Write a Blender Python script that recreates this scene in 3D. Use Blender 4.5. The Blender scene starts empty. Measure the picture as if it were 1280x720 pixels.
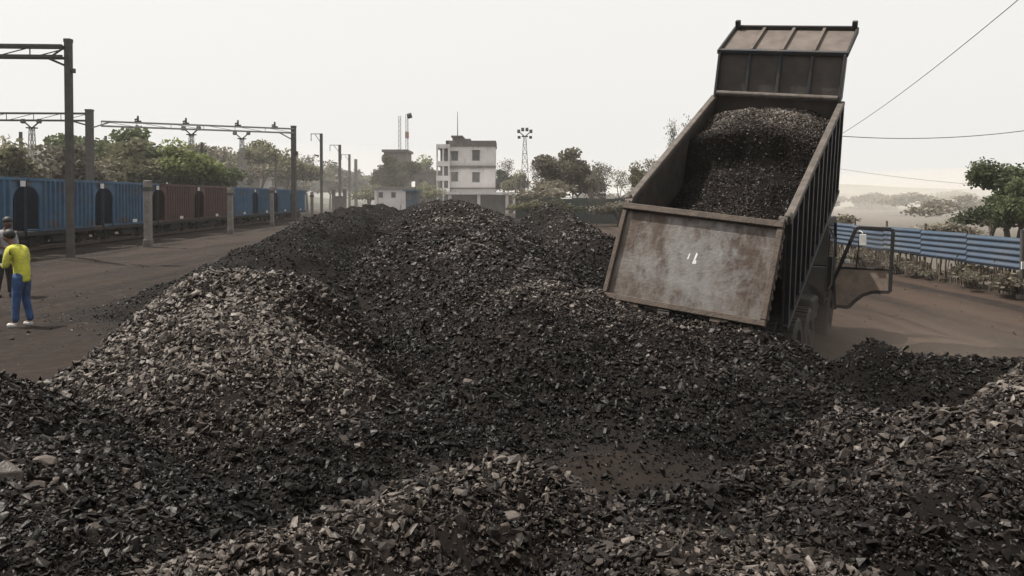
import bpy, bmesh, math, random
import numpy as np
from mathutils import Matrix, Vector, Euler

R = math.radians
random.seed(7)
rng = np.random.default_rng(11)
sc = bpy.context.scene
col = sc.collection

# ------------------------------------------------------------ camera, sky, sun
CAM_H = 2.3
cam_d = bpy.data.cameras.new('camera')
cam = bpy.data.objects.new('camera', cam_d)
col.objects.link(cam)
sc.camera = cam
cam.location = (0, 0, CAM_H)
cam.rotation_euler = (R(90 - 1.2), 0, 0)
cam_d.sensor_width = 36
cam_d.lens = 36 * 1000 / 1280
cam_d.shift_y = -92 / 1280
cam_d.clip_start = 0.05
cam_d.clip_end = 6000

SUN_EL, SUN_AZ = 60, 281          # azimuth clockwise from +y, where the sun stands
world = bpy.data.worlds.new("World")
sc.world = world
world.use_nodes = True
nt = world.node_tree
bg = nt.nodes['Background']
sky = nt.nodes.new('ShaderNodeTexSky')
sky.sky_type = 'NISHITA'
sky.sun_disc = False
sky.sun_elevation = R(SUN_EL)
sky.sun_rotation = R(SUN_AZ)
sky.air_density = 1.0
sky.dust_density = 8.0
sky.ozone_density = 1.0
hs = nt.nodes.new('ShaderNodeHueSaturation')
hs.inputs['Saturation'].default_value = 0.12
mx = nt.nodes.new('ShaderNodeMix'); mx.data_type = 'RGBA'
mx.inputs[0].default_value = 0.72
mx.inputs[7].default_value = (14.2, 14.0, 13.6, 1)      # bright overcast veil, in the sky texture's own units
nt.links.new(sky.outputs[0], hs.inputs['Color'])
nt.links.new(hs.outputs[0], mx.inputs[6])
nt.links.new(mx.outputs[2], bg.inputs[0])
bg.inputs[1].default_value = 0.058

sun_d = bpy.data.lights.new('sun', 'SUN')
sun_d.energy = 5.0
sun_d.angle = R(0.6)
sun_d.color = (1.0, 0.95, 0.87)
sun = bpy.data.objects.new('sun', sun_d)
col.objects.link(sun)
_sd = Vector((math.sin(R(SUN_AZ)) * math.cos(R(SUN_EL)), math.cos(R(SUN_AZ)) * math.cos(R(SUN_EL)), math.sin(R(SUN_EL))))
sun.rotation_euler = _sd.to_track_quat('Z', 'Y').to_euler()
sun.location = (0, 0, 60)

sc.view_settings.view_transform = 'Standard'
sc.view_settings.look = 'None'
sc.view_settings.exposure = 0.5
sc.view_settings.gamma = 1
sc.cycles.max_bounces = 6
sc.cycles.volume_bounces = 1
sc.cycles.volume_step_rate = 2
sc.cycles.use_denoising = True
sc.cycles.sample_clamp_indirect = 4

# ------------------------------------------------------------ helpers
def link(o):
    col.objects.link(o)
    return o

def tag(o, label=None, cat=None, group=None, kind=None):
    if label: o['label'] = label
    if cat: o['category'] = cat
    if group: o['group'] = group
    if kind: o['kind'] = kind
    return o

def empty(name, loc=(0, 0, 0), rz=0.0):
    o = link(bpy.data.objects.new(name, None))
    o.location = loc
    o.rotation_euler = (0, 0, rz)
    o.empty_display_size = 0.3
    return o

def copy_tree(o, parent=None):
    c = o.copy()
    col.objects.link(c)
    c.parent = parent
    for ch in list(o.children):
        copy_tree(ch, c)
    return c

def np_mesh(name, verts, faces, mat=None, parent=None, tone=None, smooth=False, mat_idx=None):
    """faces: (n,k) int array"""
    me = bpy.data.meshes.new(name)
    verts = np.asarray(verts, np.float32)
    faces = np.asarray(faces, np.int32)
    n, k = faces.shape
    me.vertices.add(len(verts))
    me.vertices.foreach_set('co', verts.ravel())
    me.loops.add(n * k)
    me.loops.foreach_set('vertex_index', faces.ravel())
    me.polygons.add(n)
    me.polygons.foreach_set('loop_start', np.arange(0, n * k, k, dtype=np.int32))
    me.polygons.foreach_set('loop_total', np.full(n, k, np.int32))
    me.polygons.foreach_set('use_smooth', np.full(n, smooth))
    if tone is not None:
        a = me.attributes.new('tone', 'FLOAT', 'POINT')
        a.data.foreach_set('value', np.asarray(tone, np.float32))
    me.update(calc_edges=True)
    for m in (mat if isinstance(mat, (list, tuple)) else [mat]):
        if m: me.materials.append(m)
    if mat_idx is not None:
        me.polygons.foreach_set('material_index', np.asarray(mat_idx, np.int32))
    o = link(bpy.data.objects.new(name, me))
    o.parent = parent
    return o

class MB:
    def __init__(s, M=None):
        s.bm = bmesh.new()
        s.M = M or Matrix.Identity(4)
    def box(s, c, d, rot=None, M=None):
        T = Matrix.Translation(c) @ (rot.to_matrix().to_4x4() if rot else Matrix.Identity(4)) @ Matrix.Diagonal((d[0], d[1], d[2], 1))
        bmesh.ops.create_cube(s.bm, size=1, matrix=s.M @ T)
        return s
    def bb(s, x0, x1, y0, y1, z0, z1):
        return s.box(((x0 + x1) / 2, (y0 + y1) / 2, (z0 + z1) / 2), (x1 - x0, y1 - y0, z1 - z0))
    def tube(s, a, b, r0, r1=None, seg=8, cap=True):
        a, b = Vector(a), Vector(b)
        if r1 is None: r1 = r0
        d = b - a
        L = d.length
        if L < 1e-6: return s
        T = Matrix.Translation((a + b) / 2) @ d.to_track_quat('Z', 'Y').to_matrix().to_4x4()
        bmesh.ops.create_cone(s.bm, cap_ends=cap, segments=seg, radius1=r0, radius2=r1, depth=L, matrix=s.M @ T)
        return s
    def bar(s, a, b, w, h=None, up=(0, 0, 1)):
        a, b = Vector(a), Vector(b)
        h = h or w
        d = b - a
        L = d.length
        z = d.normalized()
        u = Vector(up)
        if abs(z.dot(u)) > 0.98: u = Vector((1, 0, 0))
        x = u.cross(z).normalized()
        y = z.cross(x)
        m = Matrix((x, y, z)).transposed().to_4x4()
        T = Matrix.Translation((a + b) / 2) @ m @ Matrix.Diagonal((w, h, L, 1))
        bmesh.ops.create_cube(s.bm, size=1, matrix=s.M @ T)
        return s
    def path(s, pts, r, seg=6):
        for a, b in zip(pts[:-1], pts[1:]): s.tube(a, b, r, seg=seg)
        return s
    def sphere(s, c, r, sc_=(1, 1, 1), seg=10):
        T = Matrix.Translation(c) @ Matrix.Diagonal((r * sc_[0], r * sc_[1], r * sc_[2], 1))
        bmesh.ops.create_uvsphere(s.bm, u_segments=seg, v_segments=max(5, seg // 2 + 1), radius=1, matrix=s.M @ T)
        return s
    def prism(s, pts, axis, t):
        """polygon pts (3D list, planar) extruded by vector t"""
        t = Vector(t)
        a = [s.bm.verts.new(s.M @ Vector(p)) for p in pts]
        b = [s.bm.verts.new(s.M @ (Vector(p) + t)) for p in pts]
        n = len(pts)
        s.bm.faces.new(a); s.bm.faces.new(list(reversed(b)))
        for i in range(n):
            s.bm.faces.new((a[i], b[i], b[(i + 1) % n], a[(i + 1) % n]))
        return s
    def build(s, name, mat, parent=None, bevel=0.0, smooth=False, seg=1):
        bmesh.ops.recalc_face_normals(s.bm, faces=s.bm.faces)
        me = bpy.data.meshes.new(name)
        s.bm.to_mesh(me); s.bm.free()
        if mat: me.materials.append(mat)
        o = link(bpy.data.objects.new(name, me))
        o.parent = parent
        if smooth:
            for p in me.polygons: p.use_smooth = True
        if bevel:
            b = o.modifiers.new('bevel', 'BEVEL')
            b.width = bevel; b.segments = seg; b.limit_method = 'ANGLE'
        return o

def lin(c):
    return tuple(((v / 255) / 12.92 if v <= 10 else (((v / 255) + .055) / 1.055) ** 2.4) for v in c) + (1,)

def mat(name, c1, c2=None, rough=0.8, scale=3.0, metal=0.0, bump=0.0, bscale=None, dirt=None, dirt_amt=0.5, dirt_scale=1.3, spec=0.4, rnd=0.0, coord='Object', contrast=(.35, .65), stretch=None):
    m = bpy.data.materials.new(name)
    m.use_nodes = True
    n = m.node_tree.nodes; l = m.node_tree.links
    b = n['Principled BSDF']
    b.inputs['Roughness'].default_value = rough
    b.inputs['Metallic'].default_value = metal
    b.inputs['Specular IOR Level'].default_value = spec
    tc = n.new('ShaderNodeTexCoord')
    out = None
    vec = tc.outputs[coord]
    if stretch:
        mp = n.new('ShaderNodeMapping'); mp.inputs['Scale'].default_value = stretch
        l.new(vec, mp.inputs[0]); vec = mp.outputs[0]
    c2 = c2 or tuple(v * 0.72 for v in c1[:3])
    nz = n.new('ShaderNodeTexNoise')
    nz.inputs['Scale'].default_value = scale; nz.inputs['Detail'].default_value = 7; nz.inputs['Roughness'].default_value = .65
    l.new(tc.outputs[coord], nz.inputs['Vector'])
    r = n.new('ShaderNodeMapRange')
    r.inputs[1].default_value = contrast[0]; r.inputs[2].default_value = contrast[1]
    l.new(nz.outputs[0], r.inputs[0])
    mix = n.new('ShaderNodeMix'); mix.data_type = 'RGBA'
    mix.inputs[6].default_value = tuple(c1[:3]) + (1,)
    mix.inputs[7].default_value = tuple(c2[:3]) + (1,)
    l.new(r.outputs[0], mix.inputs[0])
    out = mix.outputs[2]
    if dirt:
        n2 = n.new('ShaderNodeTexNoise'); n2.inputs['Scale'].default_value = dirt_scale; n2.inputs['Detail'].default_value = 9; n2.inputs['Roughness'].default_value = .7
        l.new(vec, n2.inputs['Vector'])
        r2 = n.new('ShaderNodeMapRange'); r2.inputs[1].default_value = 0.62 - dirt_amt * .3; r2.inputs[2].default_value = 0.72 - dirt_amt * .25
        l.new(n2.outputs[0], r2.inputs[0])
        m2 = n.new('ShaderNodeMix'); m2.data_type = 'RGBA'
        m2.inputs[7].default_value = tuple(dirt[:3]) + (1,)
        l.new(r2.outputs[0], m2.inputs[0]); l.new(out, m2.inputs[6])
        out = m2.outputs[2]
    if rnd:
        oi = n.new('ShaderNodeObjectInfo')
        h = n.new('ShaderNodeHueSaturation')
        mr = n.new('ShaderNodeMapRange'); mr.inputs[3].default_value = 1 - rnd; mr.inputs[4].default_value = 1 + rnd
        l.new(oi.outputs['Random'], mr.inputs[0]); l.new(mr.outputs[0], h.inputs['Value']); l.new(out, h.inputs['Color'])
        out = h.outputs[0]
    l.new(out, b.inputs['Base Color'])
    if bump:
        nb = n.new('ShaderNodeTexNoise'); nb.inputs['Scale'].default_value = bscale or scale * 6; nb.inputs['Detail'].default_value = 6
        l.new(tc.outputs[coord], nb.inputs['Vector'])
        bp = n.new('ShaderNodeBump'); bp.inputs['Strength'].default_value = bump; bp.inputs['Distance'].default_value = 0.03
        l.new(nb.outputs[0], bp.inputs['Height']); l.new(bp.outputs[0], b.inputs['Normal'])
    return m

def tone_mat(name, stops, rough=0.6, spec=0.5, bump=0.3, bscale=40, rnd=0.0, trans=0.0, dust=None):
    """colour ramp driven by the per-piece 'tone' attribute"""
    m = bpy.data.materials.new(name)
    m.use_nodes = True
    n = m.node_tree.nodes; l = m.node_tree.links
    b = n['Principled BSDF']
    b.inputs['Roughness'].default_value = rough
    b.inputs['Specular IOR Level'].default_value = spec
    at = n.new('ShaderNodeAttribute'); at.attribute_name = 'tone'
    tc = n.new('ShaderNodeTexCoord')
    nz = n.new('ShaderNodeTexNoise'); nz.inputs['Scale'].default_value = bscale; nz.inputs['Detail'].default_value = 4
    l.new(tc.outputs['Object'], nz.inputs['Vector'])
    ad = n.new('ShaderNodeMath'); ad.operation = 'MULTIPLY_ADD'; ad.inputs[1].default_value = .35
    l.new(nz.outputs[0], ad.inputs[0])
    sb = n.new('ShaderNodeMath'); sb.operation = 'SUBTRACT'; sb.inputs[1].default_value = .175
    l.new(at.outputs['Fac'], sb.inputs[0]); l.new(sb.outputs[0], ad.inputs[2])
    cr = n.new('ShaderNodeValToRGB')
    while len(cr.color_ramp.elements) < len(stops): cr.color_ramp.elements.new(0.5)
    for e, (p, c) in zip(cr.color_ramp.elements, stops):
        e.position = p; e.color = tuple(c[:3]) + (1,)
    l.new(ad.outputs[0], cr.inputs[0])
    out = cr.outputs[0]
    if dust:   # settled dust lies on faces that look upwards
        g = n.new('ShaderNodeNewGeometry'); sx = n.new('ShaderNodeSeparateXYZ'); l.new(g.outputs['True Normal'], sx.inputs[0])
        mr = n.new('ShaderNodeMapRange'); mr.inputs[1].default_value = .35; mr.inputs[2].default_value = .95; mr.inputs[4].default_value = dust[1]
        l.new(sx.outputs[2], mr.inputs[0])
        ml = n.new('ShaderNodeMath'); ml.operation = 'MULTIPLY'; pw = n.new('ShaderNodeMath'); pw.operation = 'POWER'; pw.inputs[1].default_value = 1.9; l.new(at.outputs['Fac'], pw.inputs[0]); l.new(mr.outputs[0], ml.inputs[0]); l.new(pw.outputs[0], ml.inputs[1])
        mm = n.new('ShaderNodeMix'); mm.data_type = 'RGBA'; mm.inputs[7].default_value = tuple(dust[0][:3]) + (1,)
        l.new(ml.outputs[0], mm.inputs[0]); l.new(out, mm.inputs[6]); out = mm.outputs[2]
    if rnd:
        oi = n.new('ShaderNodeObjectInfo'); h = n.new('ShaderNodeHueSaturation')
        mr = n.new('ShaderNodeMapRange'); mr.inputs[3].default_value = 1 - rnd; mr.inputs[4].default_value = 1 + rnd
        l.new(oi.outputs['Random'], mr.inputs[0]); l.new(mr.outputs[0], h.inputs['Value']); l.new(out, h.inputs['Color'])
        out = h.outputs[0]
    l.new(out, b.inputs['Base Color'])
    if trans:
        tb = n.new('ShaderNodeBsdfTranslucent'); ms = n.new('ShaderNodeMixShader'); ms.inputs[0].default_value = trans
        l.new(out, tb.inputs[0]); l.new(b.outputs[0], ms.inputs[1]); l.new(tb.outputs[0], ms.inputs[2])
        l.new(ms.outputs[0], n['Material Output'].inputs[0])
    if bump:
        bp = n.new('ShaderNodeBump'); bp.inputs['Strength'].default_value = bump; bp.inputs['Distance'].default_value = 0.01
        l.new(nz.outputs[0], bp.inputs['Height']); l.new(bp.outputs[0], b.inputs['Normal'])
    return m

# numpy value noise --------------------------------------------------------
_perm = rng.permutation(65536)
_val = rng.random(65536)
def _h(ix, iy):
    return _val[_perm[(ix.astype(np.int64) * 7919 + _perm[iy.astype(np.int64) & 65535]) & 65535]]
def vnoise(x, y):
    x = np.asarray(x, float); y = np.asarray(y, float)
    ix, iy = np.floor(x), np.floor(y)
    fx, fy = x - ix, y - iy
    fx = fx * fx * (3 - 2 * fx); fy = fy * fy * (3 - 2 * fy)
    a, b, c, d = _h(ix, iy), _h(ix + 1, iy), _h(ix, iy + 1), _h(ix + 1, iy + 1)
    return (a * (1 - fx) + b * fx) * (1 - fy) + (c * (1 - fx) + d * fx) * fy - 0.5
def fbm(x, y, f=1.0, o=4, g=0.5):
    s = 0; a = 1.0
    for k in range(o):
        s = s + a * vnoise(x * f + 17.3 * k, y * f - 9.1 * k); f *= 2.03; a *= g
    return s
def sstep(a, b, x):
    t = np.clip((x - a) / (b - a), 0, 1)
    return t * t * (3 - 2 * t)

# ------------------------------------------------------------ materials
DUST = (.115, .098, .083)
coal_stops = [(0.0, (.0032, .0024, .0019)), (.45, (.0085, .0061, .0048)), (.72, (.020, .0148, .0118)), (.90, (.062, .052, .045)), (1.0, (.19, .17, .15))]
M_coal = tone_mat('coal', coal_stops, rough=.42, spec=.13, bump=.6, bscale=30, dust=((.122, .101, .087), .9))
M_coalbed = tone_mat('coal_fines', [(0, (.0020, .0016, .0013)), (1, (.0085, .0062, .0048))], rough=.9, spec=.1, bump=1.0, bscale=18)
M_rail = mat('dusty_steel', (.105, .087, .074), (.045, .036, .03), rough=.7, scale=5, bump=.3)
M_bodyin = mat('scraped_steel', (.055, .046, .040), (.020, .017, .015), rough=.65, scale=4, metal=.2, bump=.3)
M_bodyout = mat('dark_blue_paint_worn', (.014, .018, .028), (.026, .024, .023), rough=.55, scale=3, bump=.2, dirt=(.05, .043, .038), dirt_amt=.35)
M_head = mat('dusty_headboard', (.065, .054, .047), (.036, .031, .028), rough=.8, scale=2, bump=.2)
M_canopy = mat('dusty_canopy', (.125, .10, .085), (.075, .06, .051), rough=.85, scale=2.5, bump=.2)
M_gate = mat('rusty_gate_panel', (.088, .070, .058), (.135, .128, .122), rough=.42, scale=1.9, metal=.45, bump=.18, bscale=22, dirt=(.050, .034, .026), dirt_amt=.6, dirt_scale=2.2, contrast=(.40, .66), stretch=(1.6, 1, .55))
M_gatefr = mat('rusty_gate_frame', (.085, .062, .047), (.040, .029, .022), rough=.75, scale=6, bump=.4)
M_black = mat('greasy_black', (.012, .011, .010), (.02, .018, .016), rough=.7, scale=5, bump=.3)
M_tyre = mat('dusty_rubber', (.018, .017, .016), (.05, .043, .037), rough=.95, scale=5, bump=.3)
M_cab = mat('dusty_cab_paint', (.014, .0125, .011), (.009, .008, .007), rough=.6, scale=2.5, dirt=(.022, .018, .015), dirt_amt=.5)
M_door = mat('dusty_door', (.26, .20, .155), (.16, .125, .10), rough=.7, scale=4, bump=.2)
M_chrome = mat('mirror_metal', (.6, .6, .6), rough=.15, metal=1)
def glassmat(name, c, a=.35):
    m = bpy.data.materials.new(name); m.use_nodes = True
    b = m.node_tree.nodes['Principled BSDF']
    b.inputs['Base Color'].default_value = tuple(c) + (1,)
    b.inputs['Roughness'].default_value = .12
    b.inputs['Alpha'].default_value = a
    b.inputs['Specular IOR Level'].default_value = .8
    return m
M_glass = glassmat('dusty_glass', (.25, .22, .19), .45)
M_doorglass = glassmat('door_glass', (.25, .22, .19), .12)
M_winglass = glassmat('window_glass', (.02, .022, .025), 1)
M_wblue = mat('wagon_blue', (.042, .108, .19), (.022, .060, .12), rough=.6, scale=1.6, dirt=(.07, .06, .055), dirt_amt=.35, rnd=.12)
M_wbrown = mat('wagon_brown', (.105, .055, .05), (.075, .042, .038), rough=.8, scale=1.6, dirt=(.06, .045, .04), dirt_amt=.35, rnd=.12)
M_wdark = mat('wagon_recess_shade_blue', (.009, .022, .046), (.004, .009, .019), rough=.8)  # wagon blue darkened: shade of the gap between wagons painted in
M_wdarkb = mat('wagon_recess_shade_brown', (.026, .014, .013), (.015, .010, .009), rough=.85)  # same for the maroon wagons, gap shade put into the colour
M_under = mat('wagon_underframe', (.014, .013, .012), (.03, .026, .023), rough=.9, scale=5)
M_steelgrey = mat('mast_steel', (.07, .064, .06), (.045, .04, .038), rough=.7, scale=4)
M_steelpale = mat('pale_mast_steel', (.28, .27, .26), (.2, .19, .18), rough=.7, scale=4)
M_redwhite = mat('mast_red', (.38, .23, .19), (.33, .22, .19), rough=.7)
M_concrete = mat('concrete', (.23, .21, .19), (.14, .125, .11), rough=.9, scale=3, bump=.3)
M_white = mat('white_wall', (.66, .63, .62), (.55, .52, .51), rough=.9, scale=.7, dirt=(.32, .29, .27), dirt_amt=.2, dirt_scale=.9, stretch=(1.6, 1.6, .3))
M_grime = mat('grimy_cornice', (.17, .15, .14), (.10, .09, .085), rough=.9, scale=2)
M_dkwall = mat('bare_concrete_wall', (.13, .11, .10), (.08, .07, .06), rough=.9, scale=1.2)
M_plate = mat('white_plate', (.6, .6, .58), (.45, .44, .42), rough=.7, scale=8)
M_fblue = mat("blue_sheet", (.034, .056, .092), (.056, .072, .096), rough=.85, scale=.7, dirt=(.09, .085, .085), dirt_amt=.12)
M_fdark = mat('blue_green_sheet', (.035, .06, .065), (.05, .06, .055), rough=.7, scale=.6, dirt=(.07, .06, .05), dirt_amt=.5)
M_wood = mat('dry_brush_wood', (.12, .09, .065), (.06, .047, .037), rough=.95, scale=6, bump=.3)
M_bark = mat('bark', (.085, .068, .055), (.05, .04, .032), rough=.95, scale=6, bump=.3)
M_wire = mat('cable', (.10, .095, .09), rough=.8)
M_rust = mat('rail_rust', (.09, .06, .045), (.05, .035, .028), rough=.7, scale=5)

def leafmat(name, a, b_, c, rnd=.2):
    return tone_mat(name, [(0, a), (.5, b_), (1, c)], rough=.75, spec=.2, bump=0, bscale=3, rnd=rnd, trans=.3)
L_green = leafmat('leaf_green', (.045, .058, .028), (.085, .105, .048), (.15, .17, .08))
L_bright = leafmat('leaf_yellow_green', (.065, .08, .03), (.135, .155, .055), (.22, .235, .09))
L_olive = leafmat('leaf_olive', (.085, .085, .052), (.15, .145, .088), (.23, .215, .14))
L_brown = leafmat('leaf_brown', (.075, .066, .050), (.135, .118, .090), (.21, .188, .145))
L_deep = leafmat('leaf_deep_green', (.028, .038, .018), (.055, .068, .032), (.10, .115, .055))
L_dark = leafmat('leaf_dark', (.03, .032, .02), (.058, .058, .036), (.10, .095, .06))

# ------------------------------------------------------------ terrain
def gz(x, y):
    """ground height"""
    x = np.asarray(x, float); y = np.asarray(y, float)
    far = sstep(70, 130, y)
    z = -0.7 * sstep(0.5, 5.0, x) * (1 - far) - 0.0 * far
    near = np.exp(-(np.hypot(x, y - 15) / 60) ** 2)
    z = z + near * (0.05 * fbm(x, y, .5, 4) + 0.035 * fbm(x, y, 3.0, 3))
    # low spoil bank between the haul road and the track
    bank = np.exp(-((x + 14.2 + .035 * y + .5 * fbm(0 * x, y, .25, 2)) / 1.3) ** 2) * sstep(16, 24, y) * (1 - sstep(60, 75, y))
    z = z + bank * (.16 + .22 * fbm(x, y, .6, 3))
    road = (y > 2) * (1 - sstep(70, 90, y))
    for xr0, w_, dpt in ((-8.9, .16, .035), (-10.9, .17, .04), (-9.8, .14, .02), (-11.9, .15, .025), (9.2, .18, .035), (11.0, .18, .04), (8.1, .15, .02)):
        c_ = xr0 - (.05 * y if xr0 < 0 else -.03 * y) + .35 * fbm(0 * x + xr0, y, .10, 2)
        q_ = (x - c_) / w_
        z = z - road * dpt * (np.exp(-q_ ** 2) - .5 * np.exp(-(np.abs(q_) - 1.9) ** 2)) * (.6 + .9 * np.abs(fbm(x, y, .3, 2)))
    return z

def sgrid(lo, hi, c, n, k):
    """spacing finest round c"""
    t = np.linspace(math.asinh((lo - c) / k), math.asinh((hi - c) / k), n)
    return c + k * np.sinh(t)
gx = sgrid(-1600, 1600, -1, 980, 9.0)
gy = sgrid(-150, 2400, 11, 620, 8.0)
X, Y = np.meshgrid(gx, gy)
Z = gz(X, Y)
nv = X.size
idx = np.arange(nv).reshape(X.shape)
quads = np.stack([idx[:-1, :-1], idx[:-1, 1:], idx[1:, 1:], idx[1:, :-1]], -1).reshape(-1, 4)

def ground_material():
    m = bpy.data.materials.new('coal_dusted_earth'); m.use_nodes = True
    n = m.node_tree.nodes; l = m.node_tree.links; b = n['Principled BSDF']
    b.inputs['Roughness'].default_value = .95; b.inputs['Specular IOR Level'].default_value = .15
    g = n.new('ShaderNodeNewGeometry')
    def noise(s, d=6, ro=.6, vec=None):
        t = n.new('ShaderNodeTexNoise'); t.inputs['Scale'].default_value = s; t.inputs['Detail'].default_value = d; t.inputs['Roughness'].default_value = ro
        l.new(vec or g.outputs['Position'], t.inputs['Vector']); return t.outputs[0]
    def mr(v, a, b2, c=0, d=1):
        r = n.new('ShaderNodeMapRange'); r.inputs[1].default_value = a; r.inputs[2].default_value = b2; r.inputs[3].default_value = c; r.inputs[4].default_value = d
        l.new(v, r.inputs[0]); return r.outputs[0]
    def mixc(f, a, c):
        x = n.new('ShaderNodeMix'); x.data_type = 'RGBA'; l.new(f, x.inputs[0])
        for i, v in ((6, a), (7, c)):
            if isinstance(v, tuple): x.inputs[i].default_value = v + (1,)
            else: l.new(v, x.inputs[i])
        return x.outputs[2]
    # long streaks that run along the haul road: wheel tracks
    mp = n.new('ShaderNodeMapping'); mp.inputs['Scale'].default_value = (1, .06, 1); mp.inputs['Rotation'].default_value = (0, 0, R(4))
    l.new(g.outputs['Position'], mp.inputs[0])
    base = mixc(mr(noise(.35), .35, .65), (.024, .0160, .0116), (.014, .0092, .0066))
    spx = n.new('ShaderNodeSeparateXYZ'); l.new(g.outputs['Position'], spx.inputs[0])
    base = mixc(mr(spx.outputs[0], 2, 7), base, (.042, .0272, .0196))          # drier, paler earth on the truck's side
    base = mixc(mr(spx.outputs[0], -10.5, -14.5), base, (.031, .0225, .0178))    # and by the track
    base = mixc(mr(noise(.9, 5, .6, mp.outputs[0]), .42, .62), base, (.0125, .0085, .0066))
    base = mixc(mr(noise(5, 8, .7), .52, .72), base, (.038, .028, .0225))
    base = mixc(mr(noise(14, 6, .7), .60, .70), base, (.010, .0085, .0075))
    at = n.new('ShaderNodeAttribute'); at.attribute_name = 'tone'
    ml = n.new('ShaderNodeMath'); ml.operation = 'MULTIPLY_ADD'; ml.inputs[1].default_value = .8
    l.new(noise(3, 6, .7), ml.inputs[0]); 
    ad = n.new('ShaderNodeMath'); ad.operation = 'ADD'; ad.inputs[1].default_value = -.5; l.new(at.outputs['Fac'], ad.inputs[0]); l.new(ad.outputs[0], ml.inputs[2])
    base = mixc(mr(ml.outputs[0], .05, .65, 0, .85), base, (.005, .0041, .0035))
    # pale field beyond the right fence, with distant haze painted into its colour
    sp = n.new('ShaderNodeSeparateXYZ'); l.new(g.outputs['Position'], sp.inputs[0])
    base = mixc(mr(sp.outputs[0], 15.2, 17.5), base, (.085, .075, .062))
    l.new(base, b.inputs['Base Color'])
    bp = n.new('ShaderNodeBump'); bp.inputs['Strength'].default_value = .7; bp.inputs['Distance'].default_value = .04
    l.new(noise(9, 9, .7), bp.inputs['Height'])
    bp2 = n.new('ShaderNodeBump'); bp2.inputs['Strength'].default_value = .6; bp2.inputs['Distance'].default_value = .08
    l.new(noise(1.6, 4, .6, mp.outputs[0]), bp2.inputs['Height']); l.new(bp.outputs[0], bp2.inputs['Normal'])
    l.new(bp2.outputs[0], b.inputs['Normal'])
    return m
M_ground = ground_material()
GROUND = (X, Y, Z, quads)
# ------------------------------------------------------------ coal heaps
def prof(t, a=.22):
    return 1 - (np.sqrt(t * t + a * a) - a) / (math.sqrt(1 + a * a) - a)
def capsule(x, y, A, B, rx, ry, zb):
    """A,B = (x,y,z) ridge ends; half widths rx, ry down to level zb"""
    ax, ay, az = A; bx, by, bz = B
    dx, dy = (bx - ax) / rx, (by - ay) / ry
    px, py = (x - ax) / rx, (y - ay) / ry
    L2 = dx * dx + dy * dy + 1e-9
    t = np.clip((px * dx + py * dy) / L2, 0, 1)
    d = np.hypot(px - t * dx, py - t * dy)
    zt = az + (bz - az) * t
    return zb + (zt - zb) * prof(d)
HEAPS = [
 dict(name='coal_heap', label='palest dusty heap of coarse coal lumps, its foot at the haul road', tone=.66, fines=.08, rough=.05,
      caps=[((-3.75, 10.2, 1.34), (-2.75, 10.1, 1.30), 1.75, 2.0, -.1), ((-3.2, 10.0, 1.28), (-2.8, 8.4, .92), 2.0, 2.2, -.1), ((-3.7, 9.6, 1.0), (-3.8, 8.6, .62), 1.6, 1.9, -.1)]),
 dict(name='coal_heap', label='dark near coal heap with two big flat slabs lying on it', tone=.28, fines=.15, rough=.07,
      caps=[((-4.7, 6.1, 1.02), (-2.9, 4.2, .52), 2.2, 2.0, -.1), ((-4.2, 3.0, .8), (-2.4, 2.6, .5), 2.2, 1.8, 0)]),
 dict(name='coal_heap', label='nearest grey brown heap of flat coal pieces, in front of the pale dusty heap', tone=.58, fines=.06, rough=.05,
      caps=[((-1.2, 3.2, .80), (0, 4.3, .78), 1.65, 1.45, -.1), ((1.0, 3.3, .80), (.3, 1.0, .8), 2.0, 2.0, -.1)]),
 dict(name='coal_heap', label='wide near coal heap in front of the small mound and the bare brown patch', tone=.40, fines=.08, rough=.06,
      caps=[((4.9, 6.2, 1.28), (1.9, 3.7, .72), 3.0, 2.2, -.55), ((.9, 4.8, .36), (3.1, 6.2, .72), 1.5, 1.5, -.5), ((4.0, 3.2, 1.0), (6, 2.5, 1.1), 3.0, 2.6, -.5)]),
 dict(name='coal_heap', label='freshly tipped dark coal heap under the open tailgate', tone=.32, fines=.2, rough=.09,
      caps=[((.3, 12.2, .95), (3.0, 11.3, .42), 1.9, 3.9, -.55), ((1.2, 9.6, .28), (3.2, 9.4, .22), 1.8, 3.2, -.55), ((3.7, 11.4, .30), (4.0, 10.6, .12), .95, 1.6, -.6)]),
 dict(name='coal_heap', label='small low mound of fine coal right of the truck wheels', tone=.25, fines=.45, rough=.06,
      caps=[((4.85, 10.4, .42), (5.6, 10.0, .18), 1.5, 1.6, -.75), ((5.3, 10.0, .28), (7.5, 9.0, .36), 1.7, 1.7, -.75)]),
 dict(name='coal_ridge', label='long coal stockpile ridge running back towards the white building', tone=.36, fines=.18, rough=.14,
      caps=[((-2.2, 6.6, .12), (-.6, 8.3, .25), 2.2, 2.2, -.35), ((.5, 10.3, .58), (.1, 13, .98), 2.0, 2.8, -.35), ((.1, 13, .98), (-1.0, 18, 1.35), 3.0, 3.4, -.25),
            ((-1.0, 18, 1.33), (-2.0, 25, 1.78), 4.6, 4.0, -.2), ((-2.0, 25, 1.85), (-3.0, 33, 2.0), 5.6, 5.0, -.2),
            ((-5.2, 16.8, 1.12), (-5.5, 24, 1.62), 3.2, 3.2, -.1), ((-5.5, 24, 1.62), (-5.6, 34, 2.0), 3.6, 4.0, -.1),
            ((-3.0, 33, 2.0), (-3.6, 52, 1.9), 6.0, 6.0, -.2), ((2.3, 21, 1.15), (1.4, 31, 2.0), 2.7, 2.8, -.3)]),
]
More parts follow.
